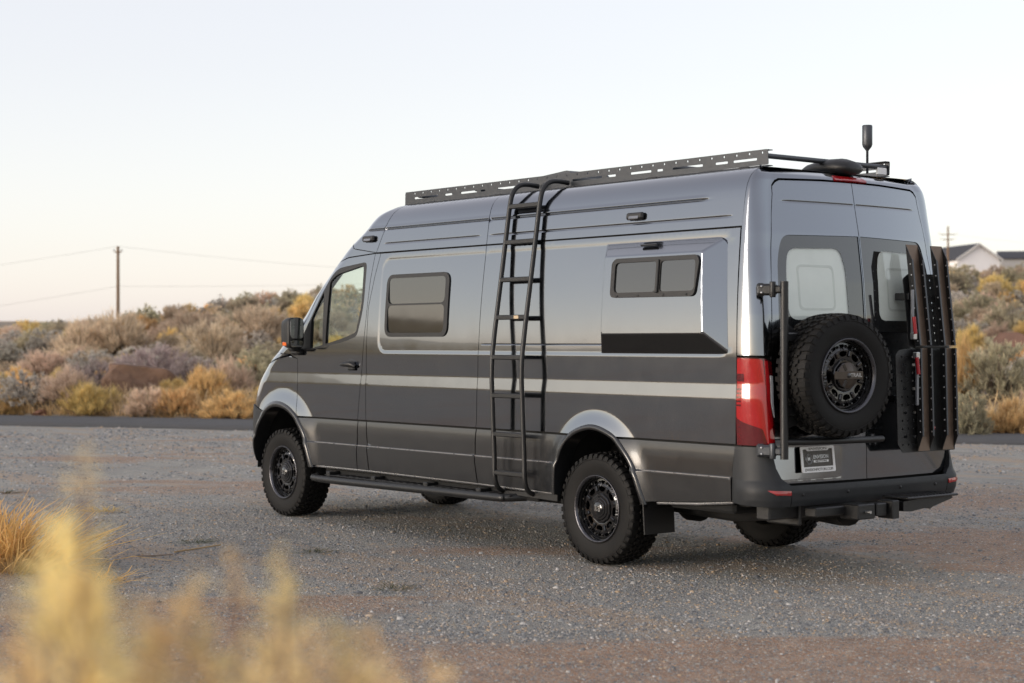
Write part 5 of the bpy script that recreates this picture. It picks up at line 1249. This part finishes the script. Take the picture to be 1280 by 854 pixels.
for c, z in zip(cand, cz):
    k = pick(c[4], c[0], c[1]); h = (.25 + .46 * random.random()) * (1.1 if k == 'sage' else 1.0) * (.75 if c[4] < 23 else 1); w = h * (1.0 + .5 * random.random())
    inview = (-30 < c[2] < 425) or (1160 < c[2] < 1310)
    (inf if inview else rest).append((h / c[3], k, c, z, h, w))
inf.sort(key=lambda q: -q[0])
rest += inf[235:]
todo = {}
for _, k, c, z, h, w in inf[:235]:
    X = c[2]; where = 'near the road' if c[4] < 26 else ('mid-slope' if c[4] < 45 else 'high up')
    zone = 'at the left frame edge' if X < 60 else 'below the left utility pole' if X < 200 else 'between pole and van' if X < 330 else 'behind the wing mirror' if X < 640 else 'beside the folded carrier' if X < 1235 else 'at the right frame edge'
    size = 'small' if h < .38 else ('large' if h > .58 else 'medium')
    todo.setdefault(f'{size} {KINDS[k][1]} {where} {zone}', []).append((X, k, c, z, h, w))
ORD = ['leftmost', 'second from left', 'third from left', 'fourth from left', 'fifth from left', 'sixth from left', 'seventh from left', 'eighth from left', 'ninth from left', 'tenth from left', 'eleventh from left', 'twelfth from left', 'thirteenth from left', 'fourteenth from left', 'fifteenth from left', 'sixteenth from left', 'seventeenth from left', 'eighteenth from left']
for lab, L_ in todo.items():
    L_.sort(key=lambda r: r[0])
    for i, (X, k, c, z, h, w) in enumerate(L_):
        o_ = '' if len(L_) == 1 else ('rightmost ' if i == len(L_) - 1 else ORD[min(i, 17)] + ' ')
        put_bush(k, (c[0], c[1], z), h, w, o_ + lab, KINDS[k][1] + ' on the slope')
# far and outlying brush nobody could count: merged, coarser
LOW = {k: [bush(k, 900 + i, .16) for i in range(3)] for k in KINDS}
acc = {k: [] for k in KINDS}
for _, k, c, z, h, w in rest:
    if 440 < c[2] < 1150 and c[4] > 30 and random.random() < .5: continue
    lf, sm = LOW[k][random.randrange(3)]; v = lf[0].copy(); a = random.random() * 6.28
    v = np.stack([(v[:, 0] * math.cos(a) - v[:, 1] * math.sin(a)) * w + c[0], (v[:, 0] * math.sin(a) + v[:, 1] * math.cos(a)) * w + c[1], v[:, 2] * h + z - .03], -1)
    acc[k].append((v, lf[1], np.clip(lf[2] + (random.random() - .5) * .3, 0, 1)))
for k in KINDS:
    if acc[k]:
        V, F, T = join(acc[k]); o = link_mesh('distant_' + KINDS[k][0], np_mesh('distant_' + KINDS[k][0], V, F, False, {'tip': T}), PM[k], None)
        tag(o, f'distant mass of {KINDS[k][1]} over the far slope', 'brush', kind='stuff')
# dry grass between the shrubs and along the road edge
def ground_grass():
    n = 95000; s = 18.5 + 40 * rng.random(n) ** 3.0; t = -30 + 100 * rng.random(n); x = RN[0] * s + RD[0] * t; y = RN[1] * s + RD[1] * t
    px, py, D = pix(x, y, 0); k = ((px > -60) & (px < 440)) | ((px > 1150) & (px < 1340)) & (D > 10); k &= fbm(x * .8, y * .8, 33, 3) + .3 * (s < 21.5) > .47
    x, y, s = x[k], y[k], s[k]; n = len(x); p0 = np.stack([x, y, terrain(x, y) - .02], -1)
    L = (.10 + .26 * rng.random(n) ** 1.5) * np.where(s < 21.5, 1.5, .8)
    return blades(p0, np.stack([rng.normal(size=n) * .35, rng.normal(size=n) * .35, np.ones(n)], -1), L, .006 + .006 * rng.random(n), np.full(n, .4), .3 + .7 * rng.random(n), .15)
v, f, t = ground_grass(); tag(link_mesh('dry_grass', np_mesh('dry_grass', v, f, False, {'tip': t}), PM['grass'], None), 'short dry straw grass growing between the shrubs beyond the road', 'grass', kind='stuff')
gold = plant_mat('golden_straw', [(0, (.22, .13, .05)), (.4, (.60, .38, .13)), (1, (.78, .56, .26))], var=.1, trans=.4)
# straw tufts and twigs lying on the lot
TUFT = [np_mesh('blades', *grass_tuft(s)[:2], False, {'tip': grass_tuft(s)[2]}) for s in (1,)]
def tuft(px, py, h, w, label, lie=0, n=420, seed=4):
    p, D = at(px, py); v, f, t = grass_tuft(seed, n); v = v * np.array([w, w, h]); o = link_mesh('straw_tuft', np_mesh('straw_tuft', v, f, False, {'tip': t}), gold, None)
    o.location = p; o.rotation_euler = (lie, 0, YAW); tag(o, label, 'grass'); return o
tuft(12, 714, .56, 1.0, 'golden straw tuft growing at the left edge of the lot', 0, 520, 4)
tuft(-30, 706, .62, 1.0, 'golden straw tuft cut by the left frame edge', 0, 420, 9)
tuft(128, 640, .07, .55, 'small flat straw tuft lying on the gravel at left', .0, 90, 5)
tuft(122, 728, .12, .7, 'sparse bent straw tuft behind the blurred plume', .0, 70, 6)
for i, (a, b_, lab) in enumerate((((218, 692), (276, 684), 'pale dry twig lying on the gravel left of the front wheel'), ((172, 697), (216, 696), 'greyish twig lying on the gravel beside the paler twig'))):
    p0, _ = at(*a); p1, _ = at(*b_); mid = (p0 + p1) / 2 + np.array([.01, .02, .012]); mb = MB(); mb.tube(catmull([p0 + np.array([0, 0, .012]), mid, p1 + np.array([0, 0, .018])], 6), .006, 6)
    o = mb.build('twig', mat('dry_wood' + str(i), (.42, .29, .15) if i == 0 else (.24, .19, .15), .8, noise=(30, .3)), None); tag(o, lab, 'twig')
# small green weeds
wm = plant_mat('green_weed', [(0, (.03, .04, .012)), (1, (.09, .10, .03))])
for i, (px, py, lab) in enumerate(((395, 691, 'small green weed in the gravel below the front wheel'), (246, 679, 'tiny green weed near the pale twig'), (492, 738, 'small green weed in the gravel in front of the ladder'), (8, 617, 'dark green weed patch at the left edge of the lot'))):
    p, D = at(px, py); v, f, t = grass_tuft(40 + i, 90); v = v * np.array([.35, .35, .045]); o = link_mesh('weed', np_mesh('weed', v, f, False, {'tip': t}), wm, None); o.location = p; tag(o, lab, 'weed')
# out-of-focus rabbitbrush right in front of the camera
plume_m = plant_mat('rabbitbrush_plume', [(0, (.60, .45, .25)), (.4, (.82, .66, .36)), (.75, (.86, .71, .40)), (1, (.86, .73, .56))], var=.05, trans=.6)
stalk_m = plant_mat('rabbitbrush_stalk', [(0, (.20, .13, .08)), (1, (.48, .33, .22))], var=.05)
def front_plant(name, spikes, label, base_px):
    """spikes: (px, top py, bottom py, half width px, blades); all about 1.6 m from the lens"""
    g = np.random.default_rng(len(label)); w = ray(base_px, 427); bp = CAM + w * 1.65; bp[2] = 0
    o = empty(name, (bp[0], bp[1], float(terrain(bp[0], bp[1])))); tag(o, label, 'shrub', 'blurred plants in front of the lens'); k_ = 0
    for (px, y0, y1, hw, n) in spikes:
        n = int(n * .72); hw = hw * 1.4
        D = 1.55 + .25 * g.random(); m_ = D / FPX; top = CAM + ray(px, y0) * D - np.array(o.location); L = (y1 - y0) * m_
        f_ = g.random(n) ** .8; q = g.normal(size=(n, 3)) * np.array([1, 1, .3]) * hw * m_ * .45 * (.35 + .65 * np.minimum(1, f_ * 3))[:, None]; q[:, 2] -= f_ * L
        q[:, 0] += .10 * f_ * L * g.normal(); q[:, 1] += .10 * f_ * L * g.normal()
        v, f, t = blades(top + q, q * np.array([1, 1, 0]) * 1.5 + np.array([0, 0, hw * m_ * .9]) + g.normal(size=(n, 3)) * hw * m_ * .3, hw * m_ * (.5 + .7 * g.random(n)), .0014 + .0016 * g.random(n), np.full(n, .3), np.clip(.25 + .75 * g.random(n), 0, 1), .3, g)
        tag(link_mesh('plume', np_mesh('plume', v, f, False, {'tip': t}), plume_m, o), kind='stuff')
        for k in range(2):
            b0 = g.normal(size=3) * np.array([.05, .05, 0]); c2 = top + np.array([0, 0, -L * .3 * k]); md = b0 * .3 + c2 * .7; md[2] = c2[2] * .55
            so = MB().tube(catmull([b0, md, c2], 6), .0022, 5, radii=list(np.linspace(.0035, .0012, 13))).build('stalk', stalk_m, o)
            a = so.data.attributes.new('tip', 'FLOAT', 'POINT'); a.data.foreach_set('value', np.full(len(so.data.vertices), .6, np.float32))
front_plant('rabbitbrush', [(106, 565, 650, 12, 40), (84, 655, 810, 28, 400), (62, 720, 880, 24, 220), (104, 720, 880, 26, 260), (124, 790, 900, 22, 130), (30, 800, 900, 22, 110), (10, 700, 900, 14, 50)], 'blurred golden plume in the left foreground, tallest of the three', 90)
front_plant('rabbitbrush', [(236, 735, 880, 22, 200), (206, 770, 890, 20, 150), (186, 745, 800, 12, 30), (172, 800, 900, 20, 100), (256, 790, 900, 20, 120), (300, 800, 890, 14, 50)], 'blurred golden plant in the foreground between the two other plumes', 215)
front_plant('rabbitbrush', [(292, 685, 760, 12, 40), (350, 690, 760, 12, 40), (362, 730, 860, 20, 190), (338, 790, 900, 22, 150), (385, 790, 900, 20, 130), (428, 780, 890, 18, 130), (458, 790, 900, 18, 120), (408, 820, 910, 22, 120), (490, 830, 910, 18, 70), (540, 828, 910, 14, 60)], 'blurred golden plant in the centre foreground, widest of the three', 400)

# ------------------------------------------------------------------ power poles, wires, houses on the skyline
wood = mat('pole_wood', (.20, .125, .07), .85, noise=(12, .35)); dark = mat('dark_wire', (.22, .21, .20), .6, noise=(3, .2))
def pole(px, ytop, D, label, arms):
    top = CAM + ray(px, ytop) * D; gz = float(terrain(top[0], top[1])); b = empty('utility_pole', (top[0], top[1], gz)); H = top[2] - gz
    MB().tube([(0, 0, -.5), (0, 0, H * .5), (0, 0, H)], .15, 12, radii=[.19, .165, .135]).build('pole_shaft', wood, b)
    for z, L in arms:
        mb = MB(); mb.box((0, 0, H - z), (L * abs(CR[0]) + .1, .12, .12), .01, rotm('Z', math.degrees(math.atan2(CR[1], CR[0])))); mb.build('cross_arm', wood, b)
        for s_ in (-1, 1):
            q = np.array([CR[0], CR[1], 0]) * s_ * L * .42; mb = MB(); mb.lathe([(0, .22), (.05, .20), (.07, .1), (.04, .0), (0, 0)], 'z', 10, (q[0], q[1], H - z + .06)); mb.build('insulator', mat('grey_insulator', (.25, .25, .26), .4, noise=(20, .1)) if 'grey_insulator' not in bpy.data.materials else bpy.data.materials['grey_insulator'], b)
    tag(b, label, 'utility pole'); return top
tl = pole(147.5, 308, 165, 'tall wooden utility pole on the skyline at left', [(.55, .9)])
trp = pole(1185, 283, 270, 'wooden utility pole with cross arms behind the house at right', [(1.3, 3.4), (2.1, 2.6)])
def wire(a, b, sag, label, r_=.009):
    a, b = np.array(a), np.array(b); P = [a + (b - a) * t - np.array([0, 0, 4 * sag * t * (1 - t)]) for t in np.linspace(0, 1, 40)]
    o = MB().tube(P, r_, 5).build('power_line', dark, None); tag(o, label, 'wire')
lf_ = CAM + ray(-700, 395) * 150; lf2 = CAM + ray(-700, 470) * 150
wire(tl, lf_, 1.0, 'upper power line running left from the left utility pole')
wire(tl - np.array([0, 0, 3.9]), lf2, .6, 'lower power line running left from the left utility pole')
wire(tl, trp - np.array([0, 0, 1.2]), 4.5, 'upper power line between the two utility poles')
wire(tl - np.array([0, 0, 3.9]), trp - np.array([0, 0, 2.0]), 2.0, 'lower power line between the two utility poles')
wire(trp - np.array([0, 0, 1.2]), CAM + ray(1700, 300) * 260, 2.0, 'power line running right from the pole behind the house')
def house(px, yeave, D, width, length, rise, yaw, label, wallc, roofc, hgt=2.9):
    c = CAM + ray(px, yeave) * D; o = empty('house', (c[0], c[1], c[2] - hgt), yaw); w2, l = width / 2, length   # local +x = along ridge (away), gable at x=0
    wm_ = mat('house_wall_%d' % px, wallc, .8, noise=(2, .06), bump=(40, .1)); rm_ = mat('roof_shingle_%d' % px, roofc, .85, noise=(6, .25), bump=(30, .4)); tm_ = mat('white_trim_%d' % px, (.7, .69, .67), .6, noise=(8, .05))
    mb = MB(); mb.add([(0, -w2, -3), (0, w2, -3), (0, w2, hgt), (0, 0, hgt + rise), (0, -w2, hgt), (l, -w2, -3), (l, w2, -3), (l, w2, hgt), (l, 0, hgt + rise), (l, -w2, hgt)], [(0, 1, 2, 3, 4), (9, 8, 7, 6, 5), (1, 6, 7, 2), (5, 0, 4, 9)]); mb.build('wall', wm_, o)
    sl = math.atan2(rise, w2); ov = .55
    for s_ in (1, -1):
        y1, z1 = s_ * (w2 + ov), hgt - ov * math.tan(sl)
        V = [(-.5, 0, hgt + rise + .12), (l + .5, 0, hgt + rise + .12), (l + .5, y1, z1 + .12), (-.5, y1, z1 + .12)]; V = V + [(x, y, z - .16) for x, y, z in V]
        MB().add(V, [(0, 1, 2, 3), (7, 6, 5, 4), (0, 4, 5, 1), (1, 5, 6, 2), (2, 6, 7, 3), (3, 7, 4, 0)]).build('roof', rm_, o)
        V = [(-.56, 0, hgt + rise + .14), (-.5, 0, hgt + rise + .14), (-.5, y1, z1 + .14), (-.56, y1, z1 + .14)]; V = V + [(x, y, z - .30) for x, y, z in V]
        MB().add(V, [(0, 1, 2, 3), (7, 6, 5, 4), (0, 4, 5, 1), (1, 5, 6, 2), (2, 6, 7, 3), (3, 7, 4, 0)]).build('barge_board', tm_, o)
    tag(o, label, 'house'); return o
away = math.atan2(CD[1] + (1222 - 640) / FPX * CR[1], CD[0] + (1222 - 640) / FPX * CR[0])
house(1223, 323.0, 300, 8.0, 13.5, 2.55, away + R(27), 'white gabled house with dark roof on the skyline at right', (.85, .84, .85), (.04, .042, .05))
house(1249, 323.5, 322, 7.0, 16, 1.3, away - R(86), 'low dark roofed building right of the white gabled house', (.5, .48, .46), (.05, .052, .06))
